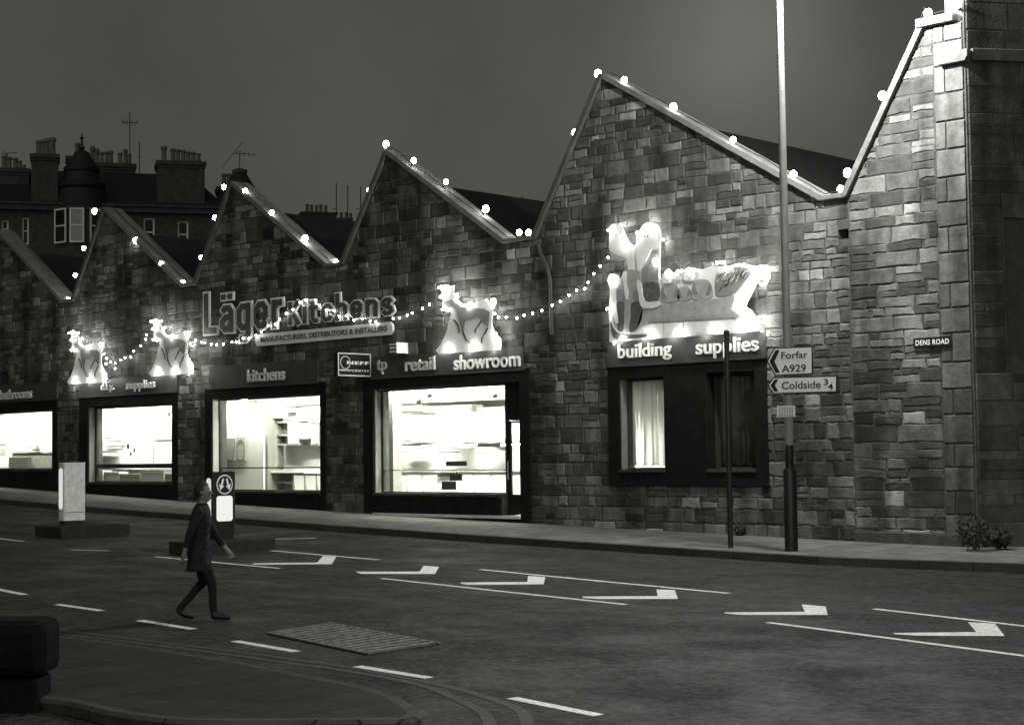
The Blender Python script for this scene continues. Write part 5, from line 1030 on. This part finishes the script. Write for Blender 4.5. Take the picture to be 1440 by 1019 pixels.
# ------------------------------------------------------------------ pedestrian
def person():
    foot = ground(281, 871); head = Vector((.55, -.83, 0)).normalized() ; fw = Vector((.72, .69, 0)); sd = Vector((fw.y, -fw.x, 0)); H = 1.72; s = H/1.72
    Pt = lambda f, r, z: foot+fw*f*s+sd*r*s+Vector((0, 0, z*s))
    b = MB()
    def limb(ps, rs, n=12):
        for i in range(len(ps)-1):
            b.tube([ps[i], ps[i+1]], [rs[i], rs[i+1]], n); b.ball(ps[i], rs[i], 12)
        b.ball(ps[-1], rs[-1], 12)
    hip, chest, neck = Pt(0, 0, .92), Pt(.02, 0, 1.28), Pt(.03, 0, 1.46)
    b.lathe((0, 0, 0), [(0.01, 0), (0.01, .001)], 4)
    b = MB()
    def torso(z, w, d, f=0): return [Pt(f+d*math.cos(a), w*math.sin(a), z) for a in [2*math.pi*i/16 for i in range(16)]]
    secs = [(.78, .19, .135, 0), (.9, .185, .13, 0), (1.05, .165, .115, .01), (1.2, .19, .125, .02), (1.33, .2, .12, .02), (1.41, .16, .095, .025), (1.46, .075, .07, .03)]
    V = [p for q in secs for p in torso(*q)]; b.add(V, [[i*16+k, i*16+(k+1) % 16, (i+1)*16+(k+1) % 16, (i+1)*16+k] for i in range(len(secs)-1) for k in range(16)]+[list(range(16))[::-1], [(len(secs)-1)*16+k for k in range(16)]])
    hd = Pt(.05, 0, 1.6)
    b.tube([Pt(.03, 0, 1.42), Pt(.045, 0, 1.54)], [.06, .052], 12); b.ball(hd, .1, 16, 0, (.9, .9, 1.2)); b.ball(Pt(.085, 0, 1.53), .055, 12); b.tube([Pt(.13, 0, 1.615), Pt(.165, 0, 1.58)], [.012, .02], 8); b.ball(Pt(.15, 0, 1.585), .018, 8)
    for s_ in (-1, 1):
        b.ball(Pt(.045, s_*.088, 1.595), .028, 8); b.ball(Pt(.12, s_*.036, 1.605), .017, 8)
    b.ball(Pt(.135, 0, 1.535), .022, 8)
    limb([Pt(0, .09, .86), Pt(.17, .1, .47), Pt(.2, .1, .08)], [.095, .062, .045]); limb([Pt(.2, .1, .06), Pt(.27, .1, .05), Pt(.38, .105, .035)], [.05, .047, .035])
    limb([Pt(0, -.09, .86), Pt(.02, -.1, .47), Pt(-.27, -.1, .13)], [.095, .062, .045]); limb([Pt(-.27, -.1, .11), Pt(-.22, -.1, .07), Pt(-.12, -.105, .035)], [.05, .047, .035])
    hands = []
    for s_, sw in ((1, -.2), (-1, .22)):
        sh, el, wr_ = Pt(.02, s_*.2, 1.37), Pt(.02+sw*.45, s_*.25, 1.1), Pt(.06+sw, s_*.24, .88); limb([sh, el, wr_], [.062, .048, .034])
        dn = (wr_-el).normalized(); fr_ = fw; palm = wr_+dn*.06; hands.append(palm)
        b.tube([wr_, wr_+dn*.05, wr_+dn*.1], [.027, .036, .034], 10)
        for k in range(4):
            o = wr_+dn*.095+fr_*((k-1.5)*.02); L = (.062, .075, .08, .068)[k]; m1 = o+dn*L*.55-sd*s_*.006; b.tube([o-dn*.01, m1, m1+dn*L*.4-sd*s_*.025], [.0095, .009, .007], 7)
        o = wr_+dn*.04+fr_*.03; b.tube([o, o+dn*.035+fr_*.02, o+dn*.065+fr_*.018], [.011, .0105, .008], 7)
    # coat skirt
    secs = [(.62, .215, .16, 0), (.72, .2, .15, 0), (.85, .19, .14, 0)]; V = [p for q in secs for p in torso(*q)]; b.add(V, [[i*16+k, i*16+(k+1) % 16, (i+1)*16+(k+1) % 16, (i+1)*16+k] for i in range(2) for k in range(16)]+[list(range(16))[::-1], [2*16+k for k in range(16)]])
    t = b.build('person', [mat('dark coat', .008, .9, .3, 8, .3, 60), mat('dark trousers', .006, .9, .3, 8, .3, 60), mat('skin', .13, .6, .1, 8), mat('black shoes', .01, .4)])
    rm = t.modifiers.new('skin', 'REMESH'); rm.mode = 'VOXEL'; rm.voxel_size = .0085; sm = t.modifiers.new('smooth', 'SMOOTH'); sm.factor = .5; sm.iterations = 3
    dg = bpy.context.evaluated_depsgraph_get(); me = bpy.data.meshes.new_from_object(t.evaluated_get(dg)); t.modifiers.clear(); old = t.data; t.data = me
    if len(me.materials) < 4:
        me.materials.clear()
        for m in old.materials: me.materials.append(m)
    for p in me.polygons:
        c = p.center+t.location; z = (c.z-foot.z)/s; mi = 0
        if z > 1.47: mi = 2
        elif min((c-h).length for h in hands) < .13 and z < .95 and min((c-h).length for h in hands) < .12: mi = 2 if min((c-h-Vector((0, 0, .0))).length for h in hands) < .105 else 0
        elif z < .62: mi = 1
        if z < .1: mi = 3
        p.material_index = mi; p.use_smooth = True
    me.update(); nn = [v.normal.copy() for v in me.vertices]
    for v, no in zip(me.vertices, nn):
        w = v.co+t.location-foot
        if .1 < w.z < 1.45: v.co += no*(.011*mnoise.noise(Vector((w.x*11, w.y*11, w.z*4)))+.006*mnoise.noise(w*23))
    tag(t, 'person in dark coat and trousers walking in the road before the arrow bollard', 'person'); ORG[t.name] = t.location.copy()
    hb = MB(); hb.ball(hd+Vector((0, 0, .03))-fw*.02, .108, 16, 0, (.93, .93, 1.12))
    V = hb.v; keep = [i for i, f in enumerate(hb.f) if sum(((V[k]-hd).dot(fw) < .035 or (V[k]-hd).z > .075) and (V[k]-hd).z > -.075 for k in f) == len(f)]
    hb.f = [hb.f[i] for i in keep]; hb.m = [0]*len(keep); hb.build('hair', mat('dark hair', .015, .7, .3, 30, .5, 90), t, 'all')
    eb = MB()
    for s_ in (-1, 1): eb.ball(Pt(.137, s_*.036, 1.607), .009, 8)
    eb.build('eyes', M_BLACK, t, 'all')
person()
